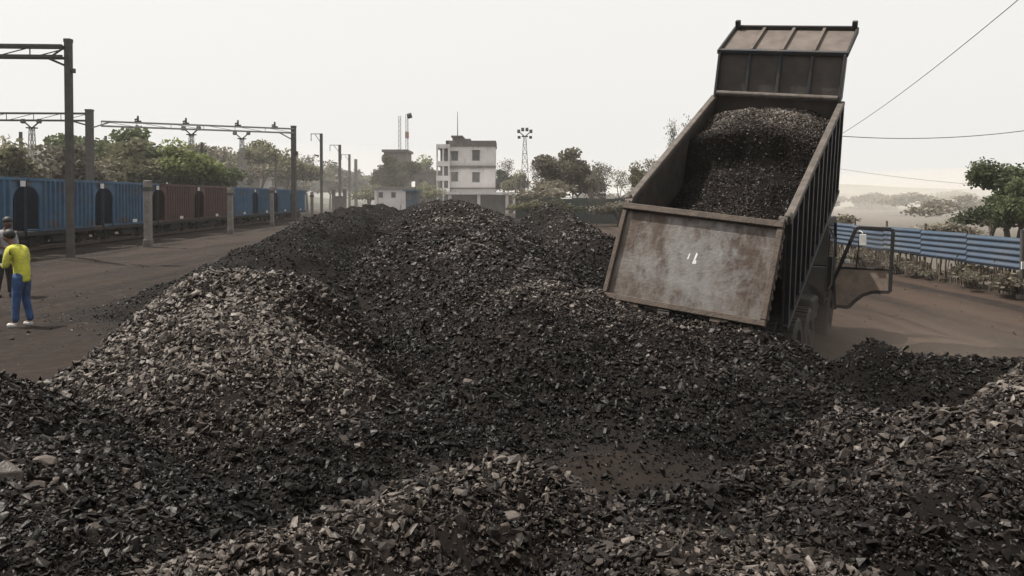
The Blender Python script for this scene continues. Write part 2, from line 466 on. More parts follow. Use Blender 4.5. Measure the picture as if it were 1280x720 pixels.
def heap_h(i, x, y, noise=True):
    hp = HEAPS[i]
    if noise:
        wx = x + .45 * fbm(x + 31 * i, y, .55, 3); wy = y + .45 * fbm(x, y + 57 * i, .55, 3)
    else: wx, wy = x, y
    ks = [capsule(wx, wy, *c) for c in hp['caps']]
    k = 22.0
    m = np.max(ks, 0)
    z = m + np.log(sum(np.exp(np.clip(k * (q - m), -60, 0)) for q in ks)) / k
    d = y * .02
    z = z + (hp['rough'] + d * .12) * 1.3 * fbm(x, y, 1.3, 4, .55)
    if i == 6:
        z = z + .22 * fbm(x + 5, y, .38, 3) * sstep(12, 20, y)
    return z
def all_h(x, y):
    hs_ = np.stack([heap_h(i, x, y) for i in range(len(HEAPS))])
    return hs_

def surface_h(x, y):
    x = np.atleast_1d(np.asarray(x, float)); y = np.atleast_1d(np.asarray(y, float))
    return np.maximum(all_h(x, y).max(0), gz(x, y))

X, Y, Z, quads = GROUND
_near = (np.abs(X) < 30) & (Y > -5) & (Y < 70)
cov = np.zeros_like(X); cov[_near] = np.exp(np.minimum(all_h(X[_near], Y[_near]).max(0) - Z[_near], 0) * 3.2)
ground = np_mesh('ground', np.stack([X, Y, Z], -1).reshape(-1, 3), quads, M_ground, tone=cov.ravel(), smooth=True)
tag(ground, kind='structure')

heap_box = [(-6.8, -.3, 5.2, 13.4, .07), (-8.4, .2, -1.5, 9.5, .06), (-3.5, 3.5, -1.5, 6.6, .045), (-.5, 9.5, -1.5, 8.8, .055),
            (-2.5, 5.6, 7.0, 16.5, .07), (2.8, 10.5, 6.6, 12.8, .07), (-10.5, 6.5, 5.8, 60, .14)]
heap_obj = []
for i, hp in enumerate(HEAPS):
    x0, x1, y0, y1, st = heap_box[i]
    if i == 6:
        ys = np.concatenate([np.arange(y0, 16, .09), np.arange(16, 30, .14), np.arange(30, y1, .28)])
        xs = np.arange(x0, x1, .12)
    else:
        xs = np.arange(x0, x1, st); ys = np.arange(y0, y1, st)
    X, Y = np.meshgrid(xs, ys)
    H = all_h(X, Y)
    mine = H[i]
    Hm = np.maximum(np.delete(H, i, 0).max(0), gz(X, Y))
    zz = mine + .03 * fbm(X, Y, 9, 2)
    keepv = mine > Hm - .12
    id_ = np.arange(X.size).reshape(X.shape)
    q = np.stack([id_[:-1, :-1], id_[:-1, 1:], id_[1:, 1:], id_[1:, :-1]], -1)
    kk = keepv[:-1, :-1] | keepv[:-1, 1:] | keepv[1:, 1:] | keepv[1:, :-1]
    q = q[kk]
    used, inv = np.unique(q, return_inverse=True)
    V = np.stack([X, Y, zz], -1).reshape(-1, 3)[used]
    tn = np.clip(hp['tone'] + .25 + .9 * fbm(V[:, 0], V[:, 1], .6, 3), 0, 1)
    o = np_mesh(hp['name'], V, inv.reshape(-1, 4), M_coalbed, tone=tn, smooth=True)
    tag(o, hp['label'], 'coal heap', 'coal heaps on the stockyard ground')
    heap_obj.append(o)

# lump shapes --------------------------------------------------------------
def lump_templates(n, seed, flat=(.35, .95), mm=(9, 13)):
    rr = np.random.default_rng(seed); out = []
    for k in range(n):
        bm = bmesh.new()
        m = rr.integers(*mm)
        p = rr.normal(size=(m, 3)); p /= np.linalg.norm(p, axis=1)[:, None]
        p *= rr.uniform(.75, 1.1, (m, 1))
        p = np.sign(p) * np.abs(p) ** .8
        p *= np.array([1, rr.uniform(.4, .9), rr.uniform(*flat)]) * .5
        for v in p: bm.verts.new(v)
        r = bmesh.ops.convex_hull(bm, input=bm.verts)
        bmesh.ops.delete(bm, geom=[g for g in r['geom_interior'] if isinstance(g, bmesh.types.BMVert)], context='VERTS')
        bmesh.ops.triangulate(bm, faces=bm.faces)
        bm.verts.ensure_lookup_table(); bm.verts.index_update()
        out.append((np.array([v.co[:] for v in bm.verts]), np.array([[v.index for v in f.verts] for f in bm.faces])))
        bm.free()
    return out
TPL = lump_templates(16, 5, (.25, .7))
TPL_BIG = lump_templates(24, 6, (.20, .55), (12, 20))
def rot_mats(n, rr, nrm=None, tilt=.5):
    """random spin about the surface normal plus a random tilt"""
    a = rr.uniform(0, 2 * np.pi, n); b = rr.normal(0, tilt, n); c = rr.normal(0, tilt, n)
    ca, sa, cb, sb, cc, s_ = np.cos(a), np.sin(a), np.cos(b), np.sin(b), np.cos(c), np.sin(c)
    Z_ = np.zeros(n); O = np.ones(n)
    Rz = np.stack([ca, -sa, Z_, sa, ca, Z_, Z_, Z_, O], -1).reshape(-1, 3, 3)
    Rx = np.stack([O, Z_, Z_, Z_, cb, -sb, Z_, sb, cb], -1).reshape(-1, 3, 3)
    Ry = np.stack([cc, Z_, s_, Z_, O, Z_, -s_, Z_, cc], -1).reshape(-1, 3, 3)
    M_ = Rx @ Ry @ Rz
    if nrm is not None:
        nx, ny, nz_ = nrm.T
        t1 = np.stack([nz_, Z_, -nx], -1); t1 /= np.linalg.norm(t1, axis=1)[:, None]
        t2 = np.cross(nrm, t1)
        M_ = np.stack([t1, t2, nrm], -1) @ M_
    return M_
def lumps_mesh(name, P, nrm, S, T, mat_, parent, rr, tilt=.5, big=None):
    n = len(P)
    M_ = rot_mats(n, rr, nrm, tilt)
    which = rr.integers(0, len(TPL), n)
    if big is not None: which = np.where(big, len(TPL) + rr.integers(0, len(TPL_BIG), n), which)
    VV, FF, TT = [], [], []; off = 0
    for k, (tv, tf) in enumerate(TPL + TPL_BIG):
        s = np.where(which == k)[0]
        if len(s) == 0: continue
        v = np.einsum('nij,kj->nki', M_[s], tv) * S[s][:, None, None] + P[s][:, None, :]
        f = tf[None] + (np.arange(len(s)) * len(tv))[:, None, None] + off
        VV.append(v.reshape(-1, 3)); FF.append(f.reshape(-1, 3)); TT.append(np.repeat(T[s], len(tv)))
        off += len(s) * len(tv)
    o = np_mesh(name, np.concatenate(VV), np.concatenate(FF), mat_, parent, tone=np.concatenate(TT))
    return o

def scatter_band(y0, y1, xr, dens, smin, smax, power=1.6):
    """candidates: random ground points in a band"""
    area = (y1 - y0) * (xr(y1)[1] - xr(y1)[0])
    n = int(area * dens)
    y = rng.uniform(y0, y1, n)
    lo, hi = xr(y1)
    x = rng.uniform(lo, hi, n)
    l0, h0 = xr(y)
    k = (x > l0) & (x < h0)
    x, y = x[k], y[k]
    u = rng.random(len(x))
    s = smin * (smax / smin) ** (u ** power)
    return x, y, s
xr = lambda y: (-.72 * y - 2.9, .72 * y + 2.9)
bands = [(.8, 4.4, xr, 6000, .014, .050, 1.4), (1.2, 4.8, xr, 800, .034, .098, 2.1),
         (4.4, 8.0, xr, 2700, .020, .062, 1.3), (4.4, 8, xr, 440, .045, .125, 2.1),
         (8.0, 14.0, xr, 1200, .03, .085, 1.4), (8, 14, xr, 170, .055, .15, 2.1),
         (14, 24, lambda y: (-10 + 0 * y, 6.5 + 0 * y), 340, .05, .16, 1.6),
         (24, 56, lambda y: (-10.5 + 0 * y, 5.5 + 0 * y), 110, .06, .17, 1.6)]
xs, ys, ss = [np.concatenate(a) for a in zip(*[scatter_band(*b) for b in bands])]
H = all_h(xs, ys)
own = H.argmax(0); top = H.max(0); g0 = gz(xs, ys)
# patchiness: areas of fines with few lumps
patch = fbm(xs + 90, ys, .5, 3)
fin = np.array([h['fines'] for h in HEAPS])[own]
keep = (top > g0 + .01) & (rng.random(len(xs)) > fin * (1.0 - sstep(-.15, .25, patch)))
# stray pieces on the ground close to the toes
stray = (top <= g0 + .01) & (top > g0 - .45) & (rng.random(len(xs)) < .28 * np.exp(-(g0 - top) * 5))
sel = keep | stray
xs, ys, ss, own, top, g0 = xs[sel], ys[sel], ss[sel], own[sel], top[sel], g0[sel]
zs = np.maximum(top, g0)
e = .12
hx = (np.maximum(all_h(xs + e, ys).max(0), gz(xs + e, ys)) - np.maximum(all_h(xs - e, ys).max(0), gz(xs - e, ys))) / (2 * e)
hy = (np.maximum(all_h(xs, ys + e).max(0), gz(xs, ys + e)) - np.maximum(all_h(xs, ys - e).max(0), gz(xs, ys - e))) / (2 * e)
nrm = np.stack([-hx, -hy, np.ones_like(hx)], -1); nrm /= np.linalg.norm(nrm, axis=1)[:, None]
tone = np.array([h['tone'] for h in HEAPS])[own] + .50 * fbm(xs - 40, ys + 12, .45, 3) + rng.normal(0, .23, len(xs))
tone = np.where(rng.random(len(xs)) < .022, tone + .38, tone)
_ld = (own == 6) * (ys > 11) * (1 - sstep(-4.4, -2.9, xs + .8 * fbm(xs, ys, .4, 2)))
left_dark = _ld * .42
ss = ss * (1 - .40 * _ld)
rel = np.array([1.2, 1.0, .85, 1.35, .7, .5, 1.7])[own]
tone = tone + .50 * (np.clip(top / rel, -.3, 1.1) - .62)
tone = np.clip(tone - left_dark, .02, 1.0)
P = np.stack([xs, ys, zs], -1) + nrm * (ss * rng.uniform(-.05, .30, len(xs)))[:, None]
print('lumps', len(xs))
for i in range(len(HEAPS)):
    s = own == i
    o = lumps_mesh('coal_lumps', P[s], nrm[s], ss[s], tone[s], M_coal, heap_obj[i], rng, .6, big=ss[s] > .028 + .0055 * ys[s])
    tag(o, kind='stuff')

# scattered bits on the bare ground
n = 9000
dx_ = np.concatenate([rng.uniform(-20, -5, n), rng.uniform(3, 15.5, n)]); dy_ = np.concatenate([6 + 40 * rng.random(n) ** 1.5, 7 + 35 * rng.random(n) ** 1.5])
cl = fbm(dx_, dy_, .35, 3) + .5 * fbm(dx_, dy_, 1.7, 2)
k = (cl > rng.uniform(-.35, .6, 2 * n)) & (all_h(dx_, dy_).max(0) < gz(dx_, dy_))
dx_, dy_ = dx_[k], dy_[k]
dsz = .018 * (.11 / .018) ** (rng.random(len(dx_)) ** 2.2)
o = lumps_mesh('ground_debris', np.stack([dx_, dy_, gz(dx_, dy_)], -1), np.tile([0., 0, 1], (len(dx_), 1)), dsz, np.clip(rng.normal(.5, .22, len(dx_)), 0, .95), M_coal, None, rng, .4)
tag(o, 'small spilled coal crumbs and stones strewn over the bare brown ground', 'debris', kind='stuff')

# large single slabs one can point at
def slab(u, v_, y, size, tone_, label, squash=.35, seed=0, tilt=(0, 0, 0)):
    x = (u - 640) / 1000 * y
    z = float(surface_h(x, y)[0])
    rr = np.random.default_rng(seed)
    bm = bmesh.new()
    m = 16
    p = rr.normal(size=(m, 3)); p /= np.linalg.norm(p, axis=1)[:, None]
    p = np.sign(p) * np.abs(p) ** .7 * np.array([1, .6, squash]) * size * .5
    for v in p: bm.verts.new(v)
    r = bmesh.ops.convex_hull(bm, input=bm.verts)
    bmesh.ops.delete(bm, geom=[g for g in r['geom_interior'] if isinstance(g, bmesh.types.BMVert)], context='VERTS')
    bmesh.ops.bevel(bm, geom=list(bm.edges), offset=size * .02, segments=1, affect='EDGES')
    me = bpy.data.meshes.new('coal_slab'); bm.to_mesh(me); bm.free()
    a = me.attributes.new('tone', 'FLOAT', 'POINT'); a.data.foreach_set('value', np.full(len(me.vertices), tone_, np.float32))
    me.materials.append(M_coal)
    o = link(bpy.data.objects.new('coal_slab', me))
    o.location = (x, y, z + size * squash * .3); o.rotation_euler = tilt
    tag(o, label, 'coal slab', 'large slabs lying on the heaps')
    return o

# ------------------------------------------------------------ dump truck
TX, TY, TZ0 = 3.123, 12.897, -.70
YAW, PIT, ROL = .497, .452, .110
truck = empty('dump_truck', (TX, TY, TZ0), -YAW)
tag(truck, 'dump truck tipping its raised rusty steel body full of coal', 'dump truck')
cr_, sr_, cp_, sp_ = math.cos(ROL), math.sin(ROL), math.cos(PIT), math.sin(PIT)
Rloc = Matrix(((cr_, 0, sr_), (0, 1, 0), (-sr_, 0, cr_))) @ Matrix(((1, 0, 0), (0, cp_, -sp_), (0, sp_, cp_)))
MBODY = Matrix.Translation((0, 0, .531 - TZ0)) @ Rloc.to_4x4()
W2, L, HS = 1.2, 4.98, 1.76
HBH, HBF, CNL, CNZ = .83, .36, 1.25, .10
MC = Matrix.Rotation(R(3), 4, 'Y')       # chassis leans a little to its right

# body: floor, side skins
b = MB(MBODY)
b.bb(-W2, W2, 0, L, -.04, 0)
b.bb(-W2, -W2 + .02, 0, L, 0, HS - .06); b.bb(W2 - .02, W2, 0, L, 0, HS - .06)
body = b.build('cargo_body', M_bodyin, truck)
# outside ribs + outer skin
b = MB(MBODY)
for s in (-1, 1):
    b.bb(min(s * (W2 + .002), s * (W2 + .012)), max(s * (W2 + .002), s * (W2 + .012)), 0.01, L, -.06, HS - .07)
    for k in range(12):
        yy = .10 + k * (L - .2) / 11
        b.bb(min(s * (W2 + .012), s * (W2 + .085)), max(s * (W2 + .012), s * (W2 + .085)), yy - .045, yy + .045, -.10, HS - .065)
    b.bb(min(s * (W2 + .012), s * (W2 + .095)), max(s * (W2 + .012), s * (W2 + .095)), 0, L, -.18, -.105)
b.build('side_ribs', M_bodyout, body, bevel=.008)
b = MB(MBODY)
for s in (-1, 1):
    b.bb(min(s * (W2 - .03), s * (W2 + .085)), max(s * (W2 - .03), s * (W2 + .085)), -.02, L - .02, HS - .06, HS + .03)
    b.tube((s * (W2 + .03), -.05, HS + .05), (s * (W2 + .03), .10, HS + .05), .055, seg=12)
b.build('top_rail', M_rail, body, bevel=.012)
# underbody beams
b = MB(MBODY)
for s in (-.42, .42): b.bb(s - .06, s + .06, .3, L, -.26, -.05)
for k in range(10):
    yy = .25 + k * .5
    b.bb(-W2, W2, yy - .035, yy + .035, -.15, -.045)
b.build('floor_beams', M_black, body)
# headboard leaning forward, with gusset wings
nF = HBF / HBH
def hbpt(x, h):   # h above floor
    return (x, L + (max(0, h - HS)) * nF, h)
b = MB(MBODY)
b.prism([(-W2, L, 0), (W2, L, 0), (W2, L, HS), (-W2, L, HS)], 0, (0, .03, 0))
b.prism([(-W2, L, HS), (W2, L, HS), (W2, L + HBF, HS + HBH), (-W2, L + HBF, HS + HBH)], 0, (0, .03, 0))
hb = b.build('headboard', M_head, body)
b = MB(MBODY)
for xx in (-.6, 0.0, .6):
    b.prism([(xx - .03, L, HS), (xx + .03, L, HS), (xx + .03, L + HBF, HS + HBH), (xx - .03, L + HBF, HS + HBH)], 0, (0, -.05, 0))
for s in (-1, 1):
    x0 = s * (W2 - .03)
    b.prism([(x0, L - .16, HS + .03), (x0, L + .12, HS + .03), (x0, L + HBF + .1, HS + HBH), (x0, L + HBF - .10, HS + HBH + .02)], 0, (s * .05, 0, 0))
b.bb(-W2, W2, L + HBF - .08, L + HBF + .01, HS + HBH - .02, HS + HBH + .06)
b.build('headboard_ribs', M_bodyout, hb, bevel=.008)
b = MB(MBODY)
b.tube((-W2 + .04, L - .10, HS + .10), (W2 - .04, L - .10, HS + .10), .055, seg=12)
b.build('cross_pipe', M_rail, body, smooth=False)
# canopy over the cab
y0c, y1c = L + HBF, L + HBF + CNL
zc = HS + HBH
b = MB(MBODY)
b.prism([(-W2, y0c, zc), (W2, y0c, zc), (W2, y1c, zc + CNZ), (-W2, y1c, zc + CNZ)], 0, (0, 0, -.02))
cn = b.build('canopy', M_canopy, body)
b = MB(MBODY)
for xx in (-.6, 0.0, .6):
    b.prism([(xx - .028, y0c + .02, zc + .002), (xx + .028, y0c + .02, zc + .002), (xx + .028, y1c, zc + CNZ + .002), (xx - .028, y1c, zc + CNZ + .002)], 0, (0, 0, .06))
b.build('canopy_rib', M_canopy, cn)
b = MB(MBODY)
b.bb(-W2 - .02, W2 + .02, y1c, y1c + .06, zc + CNZ - .05, zc + CNZ + .09)
for s in (-1, 1):
    b.prism([(s * W2, y0c - .1, zc - .03), (s * W2, y0c - .1, zc + .06), (s * W2, y1c + .03, zc + CNZ + .07), (s * W2, y1c + .03, zc + CNZ - .06)], 0, (s * .05, 0, 0))
    b.bb(s * (W2 - .03) - .05, s * (W2 - .03) + .05, y1c - .04, y1c + .06, zc + CNZ + .05, zc + CNZ + .20)
b.build('canopy_frame', M_black, cn, bevel=.01)

# tailgate, hinged at the top and swung outward
GA, GH = .832, 1.555
MG = MBODY @ Matrix.Translation((0, -.098, HS)) @ Matrix.Rotation(-GA, 4, 'X')
# local gate frame: x across, z up (0 .. -GH), -y outward
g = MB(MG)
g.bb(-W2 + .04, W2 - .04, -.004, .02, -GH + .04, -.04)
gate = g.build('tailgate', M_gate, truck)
g = MB(MG)
g.bb(-W2 - .02, W2 + .02, -.10, .03, -.10, .0)
g.bb(-W2 - .02, W2 + .02, -.075, .03, -GH, -GH + .09)
g.bb(-W2 - .02, -W2 + .05, -.075, .03, -GH + .092, -.102)
g.bb(W2 - .07, W2 + .02, -.075, .03, -GH + .092, -.102)
g.build('gate_frame', M_gatefr, gate, bevel=.01)
g = MB(MG)
g.bb(W2 + .0205, W2 + .026, -.05, .02, -GH + .06, -.16)
for k in range(9):
    zz = -.22 - k * .15
    g.bb(W2 + .024, W2 + .045, -.045, .015, zz - .035, zz + .035)
g.build('latch_strip', M_gatefr, gate, bevel=.004)
for xx in (-.75, .58):
    g = MB(MG); g.bb(xx - .13, xx + .13, -.05, .02, -GH - .06, -GH - .002); g.build('latch_lug', M_gatefr, gate, bevel=.008)
for s in (-1, 1):
    g = MB(MG)
    g.tube((s * (W2 - .02) - .06, .02, .05), (s * (W2 - .02) + .06, .02, .05), .06, seg=12)
    g.bb(s * (W2 - .02) - .025, s * (W2 - .02) + .025, -.05, .12, -.02, .06)
    g.build('hinge', M_rail, gate)
_n = M_gate.node_tree.nodes; _l = M_gate.node_tree.links; _b = _n['Principled BSDF']  # paler grey centre: worn steel, with the panel's sheen painted into the colour
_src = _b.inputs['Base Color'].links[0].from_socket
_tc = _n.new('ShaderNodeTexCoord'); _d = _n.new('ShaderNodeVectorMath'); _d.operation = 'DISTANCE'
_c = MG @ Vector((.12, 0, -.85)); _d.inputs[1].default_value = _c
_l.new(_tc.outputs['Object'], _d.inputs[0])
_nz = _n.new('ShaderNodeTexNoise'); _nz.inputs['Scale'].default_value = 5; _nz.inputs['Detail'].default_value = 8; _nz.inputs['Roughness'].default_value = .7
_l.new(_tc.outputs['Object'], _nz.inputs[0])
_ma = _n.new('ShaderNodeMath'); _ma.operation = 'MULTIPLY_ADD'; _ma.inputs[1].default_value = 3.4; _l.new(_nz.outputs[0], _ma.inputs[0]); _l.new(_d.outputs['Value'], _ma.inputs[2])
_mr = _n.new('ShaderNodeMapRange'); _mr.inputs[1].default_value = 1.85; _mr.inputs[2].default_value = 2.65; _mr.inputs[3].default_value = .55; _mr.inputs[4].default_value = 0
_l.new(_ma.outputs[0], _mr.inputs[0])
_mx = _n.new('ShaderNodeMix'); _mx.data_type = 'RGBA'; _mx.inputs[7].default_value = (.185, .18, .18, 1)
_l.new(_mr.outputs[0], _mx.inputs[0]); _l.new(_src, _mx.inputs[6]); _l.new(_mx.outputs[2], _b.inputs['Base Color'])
# small white stencil marks in the middle of the gate
g = MB(MG)
g.prism([(.02, -.0058, -.80), (.045, -.0058, -.80), (.075, -.0058, -.64), (.05, -.0058, -.62)], 0, (0, .001, 0)); g.prism([(.048, -.0058, -.80), (.08, -.0058, -.79), (.072, -.0058, -.74), (.056, -.0058, -.745)], 0, (0, .001, 0)); g.prism([(-.07, -.0058, -.74), (-.05, -.0058, -.74), (-.035, -.0058, -.65), (-.05, -.0058, -.65)], 0, (0, .001, 0))
g.build('paint_mark', M_plate, gate)

# chassis ------------------------------------------------------------
c = MB(MC)
for s in (-.42, .42): c.bb(s - .045, s + .045, .55, 6.9, .95, 1.18)
for yy in (.6, 1.9, 3.1, 4.4, 5.6, 6.7): c.bb(-.42, .42, yy - .06, yy + .06, .98, 1.15)
c.tube((-1.0, 1.35, .52), (1.0, 1.35, .52), .09); c.tube((-1.0, 2.68, .52), (1.0, 2.68, .52), .09); c.tube((-.95, 5.95, .5), (.95, 5.95, .5), .07)
c.sphere((0, 1.35, .52), .2); c.sphere((0, 2.68, .52), .2)
for s in (-1, 1):
    c.bb(s * .55 - .05, s * .55 + .05, 1.0, 3.0, .66, .8)      # leaf springs
chassis = c.build('chassis', M_black, truck, bevel=.01)
c = MB(MC)
c.bb(.62, 1.1, 3.5, 4.4, .62, 1.08)
c.build('fuel_tank', M_cab, truck, bevel=.06, seg=3)
c = MB(MC)
pa = MBODY @ Vector((0, 4.5, -.25)); pb = Vector((0, 4.25, 1.0))
mid = pb.lerp(pa, .42); mid2 = pb.lerp(pa, .72)
c = MB(); c.tube(pb, mid, .11, seg=16); c.tube(mid, mid2, .085, seg=16); c.tube(mid2, pa, .06, seg=16)
c.build('hydraulic_cylinder', M_rail, truck, smooth=False)
c = MB(MC)
for s in (-1, 1):
    c = MB(MC)
    pts_ = []
    for a0 in np.linspace(15, 165, 12):
        pts_.append((5.95 + .66 * math.cos(R(a0)), .52 + .62 * math.sin(R(a0))))
    for (ya, za), (yb, zb2) in zip(pts_[:-1], pts_[1:]):
        c.bar((s * .98, ya, za), (s * .98, yb, zb2), .36, .03, up=(1, 0, 0))
    c.build('mudguard', M_black, truck)

def wheel(x, y, r=.52, w=.28):
    t = MB(MC)
    prof_ = [(-w / 2, r * .62), (-w / 2, r * .9), (-w / 2 + .04, r), (w / 2 - .04, r), (w / 2, r * .9), (w / 2, r * .62)]
    n = 30
    rings = []
    for k in range(n):
        a = 2 * math.pi * k / n
        rings.append([t.bm.verts.new(t.M @ Vector((x + px, y + pr * math.cos(a), r + pr * math.sin(a) - .01))) for px, pr in prof_])
    for k in range(n):
        A, B = rings[k], rings[(k + 1) % n]
        for j in range(len(prof_)):
            j2 = (j + 1) % len(prof_)
            t.bm.faces.new((A[j], A[j2], B[j2], B[j]))
    wh = t.build('wheel', M_black, truck)
    me_ = wh.data; wh.data = me_
    # tread blocks
    q = MB(MC)
    for k in range(n):
        a = 2 * math.pi * (k + .5) / n
        cy, cz = y + (r + .006) * math.cos(a), r - .01 + (r + .006) * math.sin(a)
        q.box((x, cy, cz), (w * .8, .06, .02), Euler((a + math.pi / 2, 0, 0)))
    q.build('tyre', M_tyre, wh)
    q = MB(MC)
    s = 1 if x > 0 else -1
    q.tube((x - w * .25, y, r), (x + w * .25, y, r), r * .6, seg=24)
    q.tube((x + s * w * .25, y, r), (x + s * w * .55, y, r), r * .28, r * .2, seg=16)
    for k in range(8):
        a = 2 * math.pi * k / 8
        q.tube((x + s * w * .25, y + r * .42 * math.cos(a), r + r * .42 * math.sin(a)), (x + s * w * .33, y + r * .42 * math.cos(a), r + r * .42 * math.sin(a)), .02, seg=6)
    q.build('rim', M_cab, wh)
for yy in (1.35, 2.68):
    for s in (-1, 1):
        wheel(s * 1.06, yy); wheel(s * .75, yy)
for s in (-1, 1): wheel(s * 1.03, 5.95)

# cab: side profile in y,z with the door opening on the right left open
CW = 1.14
y_r, y_f, z_b, z_t = 4.95, 6.75, .85, 2.66
c = MB(MC)
roofp = [(y_r, 2.50), (y_r + .12, z_t), (y_f - .55, z_t), (y_f - .35, 2.52)]
c.prism([(-CW, y_r, 2.50), (-CW, y_r + .14, z_t), (-CW, y_f - .62, z_t), (-CW, y_f - .38, 2.50)], 0, (2 * CW, 0, 0))    # roof shell
c.bb(-CW, CW, y_r, y_r + .05, z_b, 1.62)                      # rear wall
c.bb(-CW, -.75, y_r, y_r + .05, 1.622, 2.498); c.bb(.75, CW, y_r, y_r + .05, 1.622, 2.498)
c.bb(-CW, CW, y_f - .06, y_f, z_b, 1.72)                      # nose
c.bb(-CW, CW, y_r + .05, y_f - .06, z_b, z_b + .06)           # floor
c.bb(-CW, -CW + .05, y_r + .052, y_f - .062, z_b + .062, 1.70)       # left side
for s in (-1, 1):                                             # pillars
    xx = s * (CW - .035)
    c.bb(xx - .035, xx + .035, y_r + .052, y_r + .14, 1.702 if s < 0 else z_b + .062, 2.498)
    c.bar((xx, y_f - .05, 1.72), (xx, y_f - .42, 2.52), .07, .07)
c.bb(CW - .05, CW, y_f - .42, y_f - .062, z_b + .062, 1.70)
cab = c.build('cab', M_cab, truck, bevel=.02, seg=2)
c = MB(MC)
c.prism([(-CW + .08, y_f - .06, 1.74), (CW - .08, y_f - .06, 1.74), (CW - .08, y_f - .42, 2.48), (-CW + .08, y_f - .42, 2.48)], 0, (0, .01, 0))
c.build('windscreen', M_glass, cab)
c = MB(MC); c.bb(-.74, .74, y_r + .02, y_r + .03, 1.64, 2.48); c.build('rear_window', M_glass, cab)
c = MB(MC); c.bb(-.95, -.25, 5.2, 5.7, 1.0, 1.35); c.bb(-.95, -.25, 5.1, 5.22, 1.3, 1.95); c.bb(.2, .95, 5.2, 5.7, 1.0, 1.35); c.bb(.2, .95, 5.1, 5.22, 1.3, 1.95)
c.build('seat', M_black, cab, bevel=.04, seg=2)
c = MB(MC); c.bb(CW - .02, CW + .02, y_r + .16, y_r + .19, 1.2, 2.3); c.path([(CW + .03, y_r + .05, 1.1), (CW + .13, y_r + .02, 1.25), (CW + .13, y_r + .02, 2.2), (CW + .02, y_r + .05, 2.42)], .022, 8)
c.build('grab_handle', M_black, cab)
# pale vertical rear mudflap / side panel in the door opening
c = MB(MC); c.bb(-CW + .1, CW - .1, y_f - .002, y_f + .05, .95, 1.5); c.build('grille', M_black, cab, bevel=.02)
c = MB(MC); c.bb(-1.2, 1.2, y_f, y_f + .14, .5, .78); c.build('bumper', M_black, truck, bevel=.03, seg=2)
for s in (-1, 1):
    c = MB(MC); c.tube((s * .9, y_f + .05, 1.1), (s * .9, y_f + .08, 1.1), .1, seg=18); c.build('headlight', M_plate, cab)
# open door: hinged on the front pillar, swung out to the right
MD = MC @ Matrix.Translation((CW + .02, 6.33, 0)) @ Matrix.Rotation(R(-3), 4, 'Z') @ Matrix.Rotation(R(-3), 4, 'Y')
op = [(0.05, 1.20), (.50, 2.36), (.56, 2.40), (1.22, 2.38), (1.25, 2.33), (1.20, 1.02), (.86, 1.0), (.66, .92), (.50, .78), (.36, .62), (.08, .64)]
wp = [(0.17, 1.52), (.53, 2.30), (1.17, 2.31), (1.15, 1.52)]
d_ = MB(MD)
# rim of the door: bars along the outline
for i_ in range(len(op)):
    a, bb_ = op[i_], op[(i_ + 1) % len(op)]
    d_.bar((a[0], 0, a[1]), (bb_[0], 0, bb_[1]), .075, .07, up=(0, 1, 0))
d_.bar((.12, 0, 1.50), (1.2, 0, 1.50), .05, .05, up=(0, 1, 0))
door = d_.build('door', M_black, cab, bevel=.008)
d_ = MB(MD)
d_.prism([(x_, -.012, z_) for x_, z_ in [(.07, 1.20), (.17, 1.49), (1.18, 1.49), (1.18, 1.04), (.86, 1.02), (.65, .94), (.48, .78), (.35, .65), (.10, .67)]], 0, (0, .024, 0))
d_.build('door_panel', M_door, door)
d_ = MB(MD); d_.bar((.60, 0, 2.33), (.52, 0, 1.52), .035, .035, up=(0, 1, 0)); d_.build('quarter_bar', M_black, door)
d_ = MB(MD); d_.prism([(x_, 0, z_) for x_, z_ in wp], 0, (0, .006, 0)); d_.build('window_glass', M_doorglass, door)
d_ = MB(MD); d_.bb(.60, .74, -.16, -.13, 2.02, 2.26); d_.path([(.56, 0, 2.34), (.66, -.14, 2.3), (.66, -.14, 2.2)], .012); d_.build('mirror', M_plate, door, bevel=.01)
d_ = MB(MD); d_.bb(.28, .40, -.09, -.02, 1.60, 1.70); d_.build('handle', M_plate, door, bevel=.02)

# coal load in the raised body ------------------------------------------
load = empty('coal_load', (TX, TY, TZ0), -YAW)
tag(load, 'load of coal heaped inside the raised truck body, sliding towards the tailgate', 'coal load')
def load_h(x, y):
    z = 1.06 + .035 * y
    z = z + .55 * sstep(2.85, 3.45, y + .35 * fbm(x, y, 1.0, 3) + .25 * x * x)          # slipped scarp
    z = z - .18 * sstep(4.1, 4.95, y)
    z = z - .28 * (np.abs(x) / 1.18) ** 2.4
    return z + .12 * fbm(x + 3, y, 1.6, 4)
xs_ = np.linspace(-1.175, 1.175, 60); ys_ = np.linspace(-.05, L - .01, 120)
X, Y = np.meshgrid(xs_, ys_)
Z = np.minimum(load_h(X, Y), 3)
V = np.stack([X, Y, Z], -1).reshape(-1, 3)
Mb = np.array(MBODY)
V = V @ Mb[:3, :3].T + Mb[:3, 3]
id_ = np.arange(X.size).reshape(X.shape)
q = np.stack([id_[:-1, :-1], id_[:-1, 1:], id_[1:, 1:], id_[1:, :-1]], -1).reshape(-1, 4)
np_mesh('load_surface', V, q, M_coalbed, load, tone=np.clip(.6 + .8 * fbm(X, Y, 1.1, 3), 0, 1).ravel(), smooth=True)
n = 34000
lx = rng.uniform(-1.15, 1.15, n); ly = rng.uniform(-.02, L - .05, n)
lz = load_h(lx, ly)
dx_ = (load_h(lx + .06, ly) - load_h(lx - .06, ly)) / .12; dy_ = (load_h(lx, ly + .06) - load_h(lx, ly - .06)) / .12
ln = np.stack([-dx_, -dy_, np.ones(n)], -1); ln /= np.linalg.norm(ln, axis=1)[:, None]
ls = .016 * (.072 / .016) ** (rng.random(n) ** 1.8)
